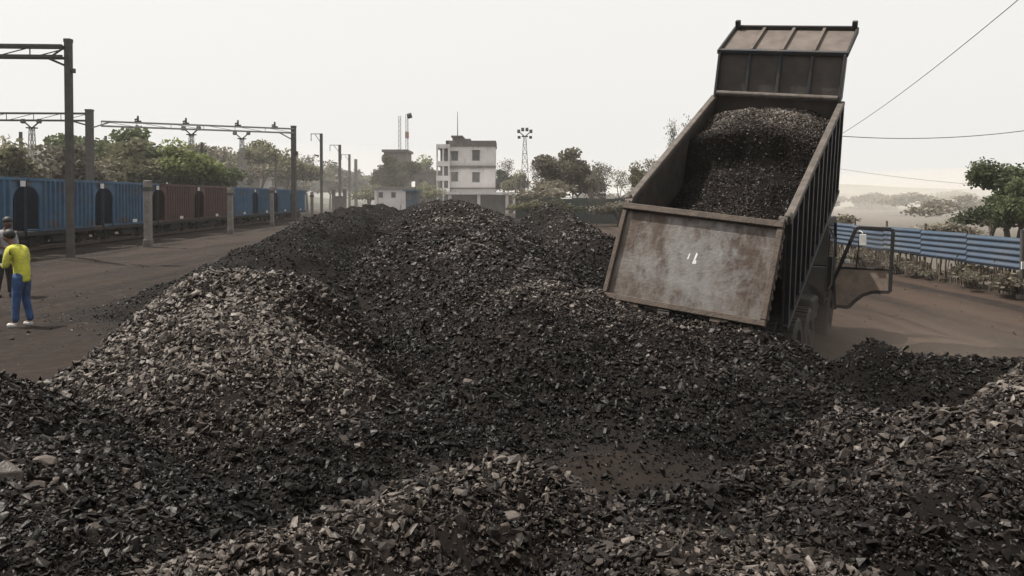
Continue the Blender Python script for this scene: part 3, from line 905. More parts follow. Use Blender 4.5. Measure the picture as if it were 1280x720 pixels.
lt = np.clip(.44 + .36 * sstep(3.0, 3.7, ly) + .4 * fbm(lx, ly, .9, 3) + rng.normal(0, .13, n), .02, 1)  # lumps above the scarp toned paler: sunlit top put into the colour
LP = np.stack([lx, ly, lz], -1) + ln * (ls * .15)[:, None]
LP = LP @ Mb[:3, :3].T + Mb[:3, 3]; ln = ln @ Mb[:3, :3].T
o = lumps_mesh('coal_lumps', LP, ln, ls, lt, M_coal, load, rng, .6)
tag(o, kind='stuff')

# ------------------------------------------------------------ railway
def track_x(y): return -17.4 - .05 * y           # near side of the wagons
TA = math.atan(.05)
# ballast, sleepers, rails
b = MB()
for k in range(0, 30):
    ya, yb = -10 + k * 5, -10 + (k + 1) * 5
    xa, xb = track_x(ya) - 1.5, track_x(yb) - 1.5
    pts_ = [(xa - 2.2, ya, -.02), (xa + 2.2, ya, -.02), (xa + 1.5, ya, .09), (xa - 1.5, ya, .09)]
    b.prism(pts_, 0, (xb - xa, 5.0, 0))
tag(b.build('track_bed', M_ground), kind='structure')
for off in (-.84, .84):
    b = MB()
    b.bar((track_x(-10) - 1.5 + off, -10, .20), (track_x(140) - 1.5 + off, 140, .20), .07, .15)
    o = b.build('rail', M_rust)
    tag(o, 'near rusty rail under the wagons, beside the haul road' if off > 0 else 'far rusty rail under the wagons', 'rail', 'rails of the siding')

def wagon(col_m, rec_m, name='open_wagon'):
    root = empty(name)
    Lw, Wd, z0, z1 = 6.5, 3.0, .95, 3.05
    ar = 1.05     # recess half length at each end
    s = MB()
    # main walls, wagon centred at x: 0..-3 (near side at x = 0), along y
    ym = Lw / 2 - ar
    for xx in (0, -Wd):
        s.bb(xx - .03, xx + .03, -ym, ym, z0, z1)
    s.bb(-Wd + .03, -.03, -ym, ym, z0, z0 + .06)
    o = s.build('wall', col_m, root)
    # vertical ribs
    for sx, xx in ((1, .03), (-1, -Wd - .03)):
        s = MB()
        nr = 12
        for k in range(nr):
            yy = -ym + .15 + k * (2 * ym - .3) / (nr - 1)
            s.prism([(xx, yy - .09, z0 + .12), (xx + sx * .09, yy - .05, z0 + .12), (xx + sx * .09, yy + .05, z0 + .12), (xx, yy + .09, z0 + .12)], 0, (0, 0, z1 - z0 - .2))
        s.build('rib', col_m, o)
    s = MB()
    for xx in (.035, -Wd - .035): s.bb(xx - .07, xx + .07, -Lw / 2, Lw / 2, z1 - .08, z1 + .03)
    for yy in (-Lw / 2 + .05, Lw / 2 - .05): s.bb(-Wd, 0, yy - .05, yy + .05, z1 - .081, z1 + .029)
    s.build('top_rail', col_m, root)
    # spandrels of the arched ends, on both long sides
    for en in (-1, 1):
        for xx in (-.03, -Wd - .03):
            s = MB()
            pts_ = [(xx, en * (Lw / 2 - ar), z0)]
            ya = Lw / 2 - ar + .16
            pts_ = [(xx, en * (Lw / 2 - ar), z0), (xx, en * ya, z0), (xx, en * ya, z0 + 1.15)]
            for t in range(1, 9):
                a = t / 8 * math.pi / 2
                pts_.append((xx, en * (ya + (Lw / 2 - ya) * (1 - math.cos(a)) ** 1.0), z0 + 1.15 + .66 * math.sin(a) ** .8))
            pts_ += [(xx, en * Lw / 2, z1 - .08), (xx, en * (Lw / 2 - ar), z1 - .08)]
            s.prism(pts_, 0, (.06, 0, 0))
            s.build('end_spandrel', col_m, root)
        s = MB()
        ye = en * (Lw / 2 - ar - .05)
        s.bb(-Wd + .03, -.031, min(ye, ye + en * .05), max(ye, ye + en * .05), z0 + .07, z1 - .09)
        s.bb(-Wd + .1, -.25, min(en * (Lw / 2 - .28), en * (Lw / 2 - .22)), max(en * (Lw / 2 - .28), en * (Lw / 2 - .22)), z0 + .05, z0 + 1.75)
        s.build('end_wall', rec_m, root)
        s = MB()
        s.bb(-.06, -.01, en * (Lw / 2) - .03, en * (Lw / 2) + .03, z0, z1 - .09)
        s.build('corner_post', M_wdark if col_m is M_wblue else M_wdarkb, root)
    s = MB()
    s.bb(-Wd + .05, .0, -Lw / 2, Lw / 2, z0 - .16, z0 - .002)
    s.bb(-Wd + .9, -.9, -Lw / 2 + .3, Lw / 2 - .3, .55, z0 - .162)
    for yy in (-Lw / 2 - .04, Lw / 2 + .04): s.bb(-Wd / 2 - .12, -Wd / 2 + .12, yy - .12, yy + .12, .72, .9)
    s.bb(-.35, -.2, -.9, .6, .45, .78)
    fr = s.build('underframe', M_under, root)
    for cy in (-1.95, 1.95):
        s = MB()
        s.bb(-Wd + .6, -.6, cy - .12, cy + .12, .5, .66)
        for xx in (-.55, -Wd + .55):
            s.bb(xx - .05, xx + .05, cy - .95, cy + .95, .42, .62)
            s.bb(xx - .09, xx + .09, cy - .25, cy + .25, .3, .72)
        bg_ = s.build('bogie', M_under, root)
        for wy in (-.62, .62):
            s = MB()
            for xx in (-.66, -Wd + .66): s.tube((xx - .06, cy + wy, .68 - .0), (xx + .06, cy + wy, .68 - .0), .41, seg=22)
            s.tube((-.6, cy + wy, .68), (-Wd + .6, cy + wy, .68), .07)
            w_ = s.build('wheel', M_rust, bg_)
            w_.location.z = 0
    s = MB()
    s.bb(.125, .14, Lw / 2 - .55, Lw / 2 - .2, z1 - .32, z1 - .1)
    s.build('number_plate', M_plate, root)
    s = MB(); s.bb(.125, .14, -.4, .1, z0 + .1, z0 + .26); s.build('label_plate', M_plate, root)
    return root
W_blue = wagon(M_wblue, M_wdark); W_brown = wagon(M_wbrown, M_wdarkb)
wl = ['blue open wagon cut off by the left edge of the view, behind the two people',
      'blue ribbed open wagon crossed by the tall steel portal mast',
      'blue open wagon just ahead of the first maroon wagon',
      'maroon open wagon coupled behind the blue ones',
      'second maroon open wagon, half hidden by a concrete post',
      'dusty blue open wagon right behind the maroon pair',
      'dusty blue open wagon between the two far concrete posts',
      'far blue open wagon near the end of the train',
      'last small looking blue wagon at the far end of the train']
wk = [0, 0, 0, 1, 1, 0, 0, 0, 0]
used_b = used_r = False
for k, (lab, kind) in enumerate(zip(wl, wk)):
    if kind == 0:
        o = W_blue if not used_b else copy_tree(W_blue); used_b = True
    else:
        o = W_brown if not used_r else copy_tree(W_brown); used_r = True
    yc = 31.2 + 6.6 * k - 3.3
    o.location = (track_x(yc), yc, .0); o.rotation_euler = (0, 0, TA)
    tag(o, lab, 'railway wagon', 'open railway wagons of the coal train')

def post(u, vt, vb, lab, w=.24):
    y = 2300 / (vb - 247)
    x = (u - 640) / 1000 * y
    h = (vb - vt) / 1000 * y
    root = empty('concrete_post', (x, y, float(gz(x, y))))
    b = MB(); b.prism([(-w / 2, -w / 2, -.1), (w / 2, -w / 2, -.1), (w / 2, w / 2, -.1), (-w / 2, w / 2, -.1)], 0, (0, 0, h + .1)); b.build('shaft', M_concrete, root, bevel=.02)
    b = MB(); b.bb(-w / 2 - .03, w / 2 + .03, -w / 2 - .03, w / 2 + .03, -.05, h * .12); b.build('base_stain', M_grime, root, bevel=.02)
    b = MB(); b.bb(-w / 2 - .04, w / 2 + .04, -w / 2 - .04, w / 2 + .04, h * .84, h * .90); b.build('steel_band', M_steelgrey, root)
    tag(root, lab, 'concrete post', 'concrete posts beside the train')
post(185, 228, 312, 'nearest thick concrete post, between the blue and maroon wagons', .28)
post(288, 235, 293, 'concrete post in front of the second maroon wagon', .30)
post(340, 233, 283, 'slim concrete post in front of the far blue wagons', .26)
post(390, 240, 277, 'small concrete post at the far end of the train', .26)

# portals over the track -------------------------------------------------
def lattice_beam(b, A, B, h, r=.045, bay=1.3):
    A, B = Vector(A), Vector(B)
    dz = Vector((0, 0, -h))
    off = (B - A).cross(Vector((0, 0, 1))).normalized() * .2
    for o_ in (off, -off):
        b.bar(A + o_, B + o_, r * 2); b.bar(A + dz + o_, B + dz + o_, r * 2)
    n_ = max(2, int((B - A).length / bay))
    for k in range(n_):
        p, q_ = A.lerp(B, k / n_), A.lerp(B, (k + 1) / n_)
        b.bar(p + off, q_ + dz + off, r * .7); b.bar(p + off, p + off + dz, r * .7)
        b.bar(p - off, p + off, r * .7)
def mast_part(root, x, y, h, w, m, name='mast'):
    b = MB(); b.bb(x - w / 2, x + w / 2, y - w / 2, y - w / 2 + .03, 0, h); b.bb(x - w / 2, x + w / 2, y + w / 2 - .03, y + w / 2, 0, h)
    b.bb(x - .02, x + .02, y - w / 2 + .031, y + w / 2 - .031, 0, h)
    for s in (-1, 1): b.bb(x + s * (w / 2 - .015) - .015, x + s * (w / 2 - .015) + .015, y - w / 2 + .032, y + w / 2 - .032, 0, h)
    b.bb(x - w * .56, x + w * .56, y - w * .56, y + w * .56, h, h + .12)
    b.build(name, m, root)
    b = MB(); b.bb(x - w, x + w, y - w, y + w, -.1, .18); b.build('footing', M_concrete, root, bevel=.02)
def pt(u, v, y): return ((u - 640) / 1000 * y, y, CAM_H + (247 - v) / 1000 * y)

yA = 27.7; xA = -15.3
g1 = empty('catenary_portal', (0, 0, 0))
tag(g1, 'nearest and tallest looking steel portal, its mast standing in front of the blue wagons', 'railway portal')
mast_part(g1, xA, yA, 7.65, .2, M_steelgrey)
b = MB(); lattice_beam(b, (xA - .1, yA, 7.5), (xA - 14, yA + .6, 7.75), .36, .045); b.bar((xA - .1, yA, 6.85), (xA - .8, yA, 7.15), .07); b.bar((xA - .1, yA, 7.5), (xA - .55, yA, 7.2), .05)
b.build('beam', M_steelgrey, g1)
b = MB(); b.bb(xA + .13, xA + .22, yA - .06, yA + .06, 6.6, 6.75); b.build('bracket', M_steelgrey, g1)
mast_part(g1, xA - 14, yA + .6, 7.7, .26, M_steelgrey)

yB = 62
xB = (113 - 640) / 1000 * yB
g2 = empty('catenary_portal', (0, 0, 0))
tag(g2, 'thick portal mast behind the blue wagons with a double beam ending at it', 'railway portal')
mast_part(g2, xB, yB, 9.0, .45, M_steelgrey)
b = MB(); lattice_beam(b, (xB - .2, yB, 8.8), (xB - 22, yB + 1, 9.0), .55, .055, 2.0); b.bar((xB - .2, yB, 7.9), (xB - 1.6, yB, 8.3), .11)
b.build('beam', M_steelgrey, g2)
mast_part(g2, xB - 22, yB + 1, 9.0, .45, M_steelgrey)
yC = 70; xC = (367.5 - 640) / 1000 * yC
g3 = empty('catenary_portal', (0, 0, 0))
tag(g3, 'wide far portal whose long beam spans from the second mast to a slim mast', 'railway portal')
mast_part(g3, xC, yC, 8.45, .38, M_steelgrey)
b = MB(); lattice_beam(b, (xB + .9, yB, 8.2), (xC, yC, 8.3), .36, .05, 2.2)
b.bar((xB + .2, yB, 7.7), (xB + 1.3, yB + .6, 8.2), .1); b.bar((xC, yC, 7.3), (xC - 1.2, yC - .6, 8.0), .09)
b.build('beam', M_steelpale, g3)
for u_ in (163, 222, 290, 341):
    t = ((u_ - 120) / 248.)
    p = Vector((xB + .9, yB, 8.2)).lerp(Vector((xC, yC, 8.3)), t)
    b = MB(); b.tube(p + Vector((0, 0, .05)), p + Vector((0, 0, .55)), .09, .07, seg=8); b.tube(p + Vector((-.25, 0, .25)), p + Vector((-.05, 0, .3)), .07, seg=8); b.box(p + Vector((0, 0, .12)), (.5, .12, .1))
    b.build('insulator', M_black, g3)
b = MB(); b.bb(xC + .2, xC + .36, yC - .1, yC + .1, 6.0, 6.35); b.build('bracket', M_steelgrey, g3)

def flood_mast(u, vt, y, lab, base_w=1.0, n=2, head=None, m=None):
    x, _, h = pt(u, vt, y)
    root = empty('floodlight_mast', (x, y, 0))
    b = MB(); tw = .35
    m = m or M_steelpale
    for sx in (-1, 1):
        for sy in (-1, 1):
            b.bar((sx * base_w / 2, sy * base_w / 2, 0), (sx * tw / 2, sy * tw / 2, h - .8), .07)
    nb = 9
    for k in range(nb):
        z0_, z1_ = (h - .8) * k / nb, (h - .8) * (k + 1) / nb
        w0 = base_w + (tw - base_w) * k / nb; w1 = base_w + (tw - base_w) * (k + 1) / nb
        for sy in (-1, 1):
            b.bar((-w0 / 2, sy * w0 / 2, z0_), (w1 / 2, sy * w1 / 2, z1_), .05); b.bar((w0 / 2, sy * w0 / 2, z0_), (-w1 / 2, sy * w1 / 2, z1_), .05)
            b.bar((-w1 / 2, sy * w1 / 2, z1_), (w1 / 2, sy * w1 / 2, z1_), .05)
    b.build('lattice', m, root)
    b = MB(); b.bar((0, 0, h - .9), (-.75, 0, h - .25), .12); b.bar((0, 0, h - .9), (.75, 0, h - .25), .12); b.box((0, 0, h - .85), (.9, .7, .12))
    b.build('bracket', M_black, root)
    for sx in ((-1, 1) if n == 2 else (-1, -.35, .35, 1)):
        b = MB(); b.box((sx * .85, -.1, h - .15 + (.25 if abs(sx) < .5 else 0)), (.42, .3, .4), Euler((R(-25), 0, 0))); b.build('floodlight', M_black, root)
    if n > 2:
        for sx in (-1, 1):
            b = MB(); b.box((sx * .8, -.2, h - 1.0), (.4, .3, .35)); b.build('floodlight', M_black, root)
    tag(root, lab, 'floodlight mast', 'lattice floodlight masts')
flood_mast(41, 150, 85, 'pale lattice floodlight mast seen between the first two portal masts')
flood_mast(240, 159, 90, 'pale floodlight mast with a dark V bracket beneath the long portal beam')
flood_mast(303, 165, 100, 'slimmer pale floodlight mast right of its twin under the portal beam')
flood_mast(656, 163, 112, 'tall lattice tower with a cluster of floodlights, right of the white building', 1.5, 5)

def catmast(u, vt, y, lab, arm=0, w=.22, ins=2):
    x, _, h = pt(u, vt, y)
    root = empty('catenary_mast', (x, y, 0))
    b = MB(); b.bb(-w / 2, w / 2, -w / 2, -w / 2 + .03, 0, h); b.bb(-w / 2, w / 2, w / 2 - .03, w / 2, 0, h)
    for k in range(int(h / .8)):
        b.bar((-w / 2, 0, k * .8), (w / 2, 0, k * .8 + .8), .04)
    b.bb(-w / 2, -w / 2 + .04, -w / 2 + .031, w / 2 - .031, 0, h); b.bb(w / 2 - .04, w / 2, -w / 2 + .031, w / 2 - .031, 0, h)
    b.build('mast', M_steelgrey, root)
    if arm:
        b = MB(); b.bar((0, 0, h - .05), (arm, 0, h - .05), .08); b.bar((arm, 0, h), (arm, 0, h - .9), .07); b.bar((0, 0, h - 1.2), (arm * .6, 0, h - .1), .06); b.build('arm', M_steelgrey, root)
    for k in range(ins):
        b = MB(); z = h * (.45 + .28 * k)
        b.tube((-w, 0, z), (-w - .55, 0, z + .15), .11, .08, seg=8); b.build('insulator', M_black, root)
    tag(root, lab, 'catenary mast', 'catenary masts along the railway')
catmast(253, 178, 80, 'thin catenary mast behind the maroon wagons', 0)
catmast(27, 165, 75, 'thin catenary mast behind the blue wagon at the left edge', 0)
catmast(133, 170, 95, 'thin catenary mast rising just right of the second portal mast', 0, ins=1)
catmast(345, 193, 98, 'dark thin catenary mast left of the slim portal mast', 0)
catmast(402, 167, 95, 'tall catenary mast with an arm, first beyond the slim portal mast', -1.2, .3)
catmast(425, 181, 115, 'second armed catenary mast beyond the slim portal mast', -1.4, .35)
catmast(437, 193, 132, 'third armed catenary mast in the receding row', -1.3, .35, 1)
catmast(445, 199, 145, 'short dark mast at the end of the receding row', 0, .5, 1)
# track side cabinets by the end of the train
for (u_, vt, vb, w_, lab) in ((417, 238, 268, 5, 'dark trackside post left of the relay cabinet'), (431, 238, 268, 5, 'dark trackside post right of the relay cabinet')):
    y = 100; x, _, z1_ = pt(u_, vt, y); 
    r_ = empty('trackside_post', (x, y, 0)); b = MB(); b.bb(-.2, .2, -.2, .2, 0, z1_); b.build('shaft', M_dkwall, r_, bevel=.02); b = MB(); b.bb(-.26, .26, -.26, .26, z1_, z1_ + .15); b.build('cap', M_grime, r_)
    tag(r_, lab, 'post', 'trackside posts')
x, y, z = pt(424, 246, 101)
r_ = empty('relay_cabinet', (x, y, 0)); b = MB(); b.bb(-.6, .6, -.3, .3, 0, z); b.build('box', M_dkwall, r_, bevel=.02); b = MB(); b.bb(-.66, .66, -.36, .36, z, z + .1); b.build('roof', M_grime, r_)
b = MB(); b.bb(-.5, -.02, -.32, -.3, .2, z - .2); b.bb(.02, .5, -.32, -.3, .2, z - .2); b.build('door', M_grime, r_)
tag(r_, 'squat dark relay cabinet between two trackside posts', 'cabinet')

# ------------------------------------------------------------ buildings
def window(b0, x0, x1, y, z0, z1, parent):
    b = MB(); 
    b.bb(x0 - .08, x1 + .08, y - .06, y - .002, z0 - .1, z0); b.bb(x0 - .08, x1 + .08, y - .06, y - .002, z1, z1 + .1)
    b.bb(x0 - .08, x0, y - .05, y - .002, z0 + .001, z1 - .001); b.bb(x1, x1 + .08, y - .05, y - .002, z0 + .001, z1 - .001)
    b.bb((x0 + x1) / 2 - .03, (x0 + x1) / 2 + .03, y - .03, y - .003, z0, z1)
    f = b.build('window', M_grime, parent)
    b = MB(); b.bb(x0, x1, y - .02, y - .004, z0, z1); b.build('pane', M_winglass, f)
    b = MB(); b.bb(x0 - .25, x1 + .25, y - .55, y - .07, z1 + .12, z1 + .2); b.build('sunshade', M_white, f)
by = 120
k_ = by / 1000.
def bx(u): return (u - 640) * k_
def bz(v): return CAM_H + (247 - v) * k_
wb = empty('white_building', (bx(585), by, 0))
ox = bx(585)
def X_(u): return bx(u) - ox
zr = bz(183)
b = MB(); b.bb(X_(562), X_(619), 0, 7, 0, zr); b.build('wall', M_white, wb)
b = MB(); b.bb(X_(561), X_(620), -.25, 7.2, zr, bz(176)); b.build('parapet', M_grime, wb)
b = MB(); b.bb(X_(561), X_(620), -.3, -.002, bz(210), bz(207)); b.build('cornice', M_grime, wb)
b = MB(); b.bb(X_(561), X_(620), -.2, -.002, bz(236), bz(234.5)); b.build('cornice', M_grime, wb)
for (u0, u1, v0, v1) in ((591, 599, 200, 188.5), (591, 599, 227, 216), (565, 572, 200, 190), (565, 572, 226, 216)):
    window(None, X_(u0), X_(u1), 0, bz(v0), bz(v1), wb)
# stair tower with balconies on the left
tw_ = MB(); tw_.bb(X_(551), X_(561.8), -.6, 5, 0, bz(186)); t_ = tw_.build('balcony_tower', M_grime, wb)
for (v0, v1) in ((186, 181), (208, 202), (226, 220), (240, 235)):
    b = MB(); b.bb(X_(546.5), X_(563), -1.4, -.601, bz(v0), bz(v1)); b.bb(X_(546.5), X_(550.9), -.6, 4.5, bz(v0), bz(v1)); b.build('balcony', M_white, t_)
b = MB()
for u_ in (547.5, 555, 562): b.bb(X_(u_) - .12, X_(u_) + .12, -1.3, -1.1, 0, bz(184))
b.build('column', M_white, t_)
for (v0, v1) in ((201, 191), (219, 211), (234, 228)):
    b = MB(); b.bb(X_(552.5), X_(559), -.64, -.603, bz(v0), bz(v1)); b.build('opening', M_winglass, t_)
b = MB(); b.bb(X_(565), X_(580), 1, 4, zr, bz(171)); b.bb(X_(563.5), X_(578), .7, 4.3, bz(171), bz(169)); rh = b.build('stair_house', M_grime, wb)
b = MB(); b.tube((X_(560), 1.5, bz(180)), (X_(560), 1.5, bz(175)), .45, .45, seg=16); b.build('water_tank', M_black, wb, smooth=False)
b = MB(); b.bb(X_(579), X_(588), 1.2, 3, bz(176), bz(172.5)); b.build('water_tank', M_grime, wb, bevel=.1)
b = MB(); b.tube((X_(571), 2, bz(169)), (X_(571), 2, bz(138)), .07, .035); b.build('antenna', M_steelgrey, wb)
b = MB(); b.bb(X_(558), X_(645), -5, -1.5, bz(243), bz(240.5)); cnp = b.build('porch_roof', M_white, wb)
b = MB(); 
for u_ in (634, 643, 600, 565): b.bb(X_(u_) - .22, X_(u_) + .22, -4.6, -4.2, 0, bz(243))
b.build('porch_column', M_white, cnp)
b = MB(); b.bb(X_(559), X_(641), -1.5, -.002 - 0, 0, bz(243.2)); b.build('porch_wall', M_dkwall, cnp)
tag(wb, 'white three storey building with dark cornices and a stair tower of balconies', 'building')

def house(name, u0, u1, vt, y, dep, m, lab, roofm=None, wins=(), rv=2, cat='building'):
    x0, _, zt = pt(u0, vt, y); x1 = (u1 - 640) / 1000 * y
    cx = (x0 + x1) / 2
    r = empty(name, (cx, y, 0))
    b = MB(); b.bb(x0 - cx, x1 - cx, 0, dep, -.5, zt); b.build('wall', m, r)
    b = MB(); b.bb(x0 - cx - .3, x1 - cx + .3, -.4, dep + .3, zt, zt + rv / 1000 * y); b.build('roof', roofm or M_grime, r)
    for (a0, a1, va, vb) in wins:
        xa = (a0 - 640) / 1000 * y - cx; xb = (a1 - 640) / 1000 * y - cx
        b = MB(); b.bb(xa - .08, xb + .08, -.05, -.003, CAM_H + (247 - va) / 1000 * y, CAM_H + (247 - vb) / 1000 * y); f = b.build('window', M_grime, r)
        b = MB(); b.bb(xa, xb, -.07, -.052, CAM_H + (247 - va) / 1000 * y + .1, CAM_H + (247 - vb) / 1000 * y - .1); b.build('pane', M_winglass, f)
    tag(r, lab, cat)
    return r
house('dark_building', 480, 508, 190, 135, 7, M_dkwall, 'dark unfinished concrete building half hidden by trees', wins=((484, 489, 205, 197), (495, 502, 205, 197), (484, 489, 222, 214)), rv=3)
house('low_building', 468, 512, 236, 105, 5, M_white, 'long low pale shed in front of the dark building', M_concrete, wins=((474, 478, 247, 240), (490, 494, 247, 240)), rv=2.5)
house('grey_building', 519, 547, 215, 130, 6, M_dkwall, 'grey flat roofed building left of the white building', M_grime, wins=((524, 529, 231, 223), (536, 541, 231, 223)), rv=2)
house('blue_kiosk', 507, 521, 239, 98, 2.5, M_fblue, 'small bright blue kiosk beside the low pale shed', M_wblue, wins=((510, 513, 249, 243),), rv=1.5, cat='kiosk')
house('pale_house', 290, 325, 222, 118, 6, M_white, 'pale house among the trees behind the dusty blue wagons', M_white, wins=((296, 300, 231, 226), (310, 314, 231, 226)), rv=3, cat='house')
for (u_, vt, lab) in ((500, 145, 'plain thin radio mast left of its striped twin'), (509, 143, 'thin red and white radio mast with a small drum on top')):
    x, y, h = pt(u_, vt, 150)
    r = empty('radio_mast', (x, y, 0))
    b = MB()
    for sx, sy in ((-.28, -.2), (.28, -.2), (0, .3)): b.bar((sx, sy, 0), (sx * .8, sy * .8, h), .075)
    for k in range(int(h / .9)): b.bar((-.28, -.2, k * .9), (.26, -.2, k * .9 + .9), .05)
    b.build('lattice', M_steelpale, r)
    if u_ == 509:
        b = MB(); b.tube((.1, -.2, h - .4), (.9, -.2, h - .2), .5, seg=14); b.build('drum', M_black, r)
        for k in range(3):
            b = MB(); b.bb(-.32, .32, -.3, .32, h * (.35 + .2 * k), h * (.35 + .2 * k) + 1.2); b.build('red_band', M_redwhite, r)
    tag(r, lab, 'radio mast')

# ------------------------------------------------------------ fences
def fence_back():
    r = empty('sheet_fence', (0, 88, 0))
    y = 88
    x0, x1 = (644 - 640) * .088, 14.5
    n_ = 9
    for k in range(n_):
        xa, xb = x0 + (x1 - x0) * k / n_, x0 + (x1 - x0) * (k + 1) / n_
        zt = 2.15 + .2 * random.random()
        b = MB()
        nc = 12
        for j in range(nc):
            xx = xa + (xb - xa) * (j + .5) / nc
            b.bb(xx - .05, xx + .05, -.04, -.001, -.6, zt - .05)
        b.bb(xa + .02, xb - .02, 0, .03, -.6, zt)
        b.build('sheet', M_fdark, r)
        b = MB(); b.bb(xb - .05, xb + .05, .032, .12, -.6, zt + .1); b.build('post', M_steelgrey, r)
    tag(r, 'dark blue green sheet metal fence across the back, behind the coal ridge', 'fence')
fence_back()
# right hand fence: rough palings below, blue corrugated sheets above
fr = empty('blue_sheet_fence', (15.4, 30, -.7))
for k in range(16):
    ya, yb = -12 + k * 3.0, -12 + (k + 1) * 3.0
    zt = 1.80 + .03 * math.sin(k * 2.1)
    b = MB()
    # horizontal corrugation
    nc = 5
    z0_, z1_ = zt - .98, zt
    prof_ = []
    for j in range(nc * 6 + 1):
        t = j / (nc * 6)
        prof_.append((-.05 + .022 * math.cos(t * nc * 2 * math.pi), z0_ + (z1_ - z0_) * t))
    A = [b.bm.verts.new((p[0] + .02 * math.sin(k), ya + .01, p[1])) for p in prof_]
    B = [b.bm.verts.new((p[0] + .02 * math.sin(k), yb + .05, p[1] + .02 * math.cos(k))) for p in prof_]
    for j in range(len(A) - 1): b.bm.faces.new((A[j], A[j + 1], B[j + 1], B[j]))
    o = b.build('sheet', M_fblue, fr)
    sm = o.modifiers.new('solid', 'SOLIDIFY'); sm.thickness = .01
    b = MB(); b.tube((.08, ya, -.2), (.08 + random.uniform(-.04, .04), ya, zt + .12 + random.random() * .15), .055, .045, seg=7); b.build('post', M_wood, fr)
b = MB()
for k in range(520):
    yy = random.uniform(-12, 36); h = random.uniform(.5, 1.05)
    b.bar((random.uniform(-.02, .14), yy, -.1), (random.uniform(-.06, .16), yy + random.uniform(-.16, .16), h), random.uniform(.02, .055))
for zz in (.35, .8): b.bar((.12, -12, zz), (.12, 36, zz + .02), .05)
b.build('paling', M_wood, fr)
tag(fr, 'fence of blue corrugated sheets over rough brown palings behind the truck door', 'fence')

# thick concrete gatepost on the right edge
r = empty('fence_pole', (15.1, 23.65, -.7))
b = MB(); b.tube((0, 0, -.1), (0.0, 0, 2.05), .07, .06, seg=10); b.build('shaft', M_steelgrey, r); b = MB(); b.bb(-.11, .11, -.11, .11, -.1, .12); b.build('base', M_concrete, r)
b = MB(); b.box((-.02, -.08, 1.0), (.10, .04, .22)); b.build('plate', M_plate, r)
tag(r, 'thin grey steel pole standing in front of the blue fence at the right edge', 'pole')

# ------------------------------------------------------------ vegetation
def tree_mesh(seed, h, rad, kind='round', nleaf=2600, leaf=.22, trunk_r=.16):
    """returns (trunk bmesh builder, leaf verts, faces, tones)"""
    rr = random.Random(seed); nr_ = np.random.default_rng(seed)
    mb = MB(); tips = []
    def grow(p, d, ln, r, lev):
        q = p + d * ln
        mb.tube(p, q, r, r * .68, seg=6 if lev < 2 else 4, cap=False)
        if lev >= 2: tips.append(q)
        if lev >= (4 if kind == 'bare' else 3): return
        nb = rr.choice((2, 3, 3)) if lev else rr.choice((3, 4))
        for k in range(nb):
            sp = .55 if kind == 'tall' else .85
            nd = (d + Vector((rr.gauss(0, sp), rr.gauss(0, sp), rr.gauss(.12, .3)))).normalized()
            if nd.z < -.05: nd.z = .1
            grow(q, nd, ln * rr.uniform(.62, .85), r * .62, lev + 1)
    grow(Vector((0, 0, -.1)), Vector((rr.gauss(0, .05), rr.gauss(0, .05), 1)).normalized(), h * (.30 if kind != 'bush' else .12), trunk_r, 0)
    T = np.array([t[:] for t in tips])
    c = np.array([0, 0, h * .62])
    # fit the crown's tips into the wanted size
    zc_ = (T[:, 2].min() + T[:, 2].max()) / 2
    sc_z = (h * .8) / max(T[:, 2].max(), .1)
    sc_xy = rad * .85 / max(np.abs(T[:, :2]).max(), .1)
    for v in mb.bm.verts:
        f = min(1, v.co.z / (h * .3)) if v.co.z > 0 else 0
        v.co.x *= 1 + (sc_xy - 1) * f; v.co.y *= 1 + (sc_xy - 1) * f; v.co.z *= sc_z
    T = T * np.array([sc_xy, sc_xy, sc_z])
    # clumps
    ncl = len(T)
    which = nr_.integers(0, ncl, nleaf)
    csz = nr_.uniform(.16, .34, ncl) * rad * (1.15 if kind != 'bare' else 1.0)
    d = nr_.normal(size=(nleaf, 3)); d /= np.linalg.norm(d, axis=1)[:, None]
    d *= (nr_.random((nleaf, 1)) ** .45)
    P_ = T[which] + d * csz[which][:, None] * np.array([1, 1, .75])
    ct = nr_.uniform(-.22, .22, ncl)
    tn = np.clip(.5 + ct[which] + nr_.normal(0, .14, nleaf), 0, 1)
    M_ = rot_mats(nleaf, nr_, None, 1.2)
    s = leaf * nr_.uniform(.6, 1.35, nleaf)
    card = np.array([[-.5, -.32, 0], [.0, -.5, .08], [.5, .1, 0], [.05, .5, -.06]])
    V_ = np.einsum('nij,kj->nki', M_, card) * s[:, None, None] + P_[:, None, :]
    F_ = np.arange(nleaf * 4).reshape(-1, 4)
    return mb, V_.reshape(-1, 3), F_, np.repeat(tn, 4)

PROTO = {}
def proto(key, *a, **k):
    mb, V_, F_, tn = tree_mesh(*a, **k)
    me = bpy.data.meshes.new('trunk'); mb.bm.to_mesh(me); mb.bm.free(); me.materials.append(M_bark)
    PROTO[key] = (me, V_, F_, tn, float(np.percentile(V_[:, 2], 99.5)))
def plant(key, leafm, u, vt, y, lab, name='tree', cat='tree', group='trees round the yard', wscale=1.0, dx=0, base=0.0):
    me, V_, F_, tn, h0 = PROTO[key]
    x, _, zt = pt(u, vt, y)
    z0_ = float(gz(x, y)) + base
    s = (zt - z0_) / (h0 * .98)
    r = empty(name, (x, y, z0_), random.uniform(0, 6.28))
    t = link(bpy.data.objects.new('trunk', me)); t.parent = r
    ck = (key, leafm.name)
    if ck not in PROTO:
        cobj = np_mesh('crown', V_, F_, leafm, r, tone=tn)
        PROTO[ck] = cobj.data
    else:
        cobj = link(bpy.data.objects.new('crown', PROTO[ck])); cobj.parent = r
    r.scale = (s * wscale, s * wscale, s)
    tag(r, lab, cat, group)
    return r
proto('a', 1, 8.0, 3.6, 'round', 5200, .26)
proto('b', 2, 8.0, 3.2, 'round', 4600, .28)
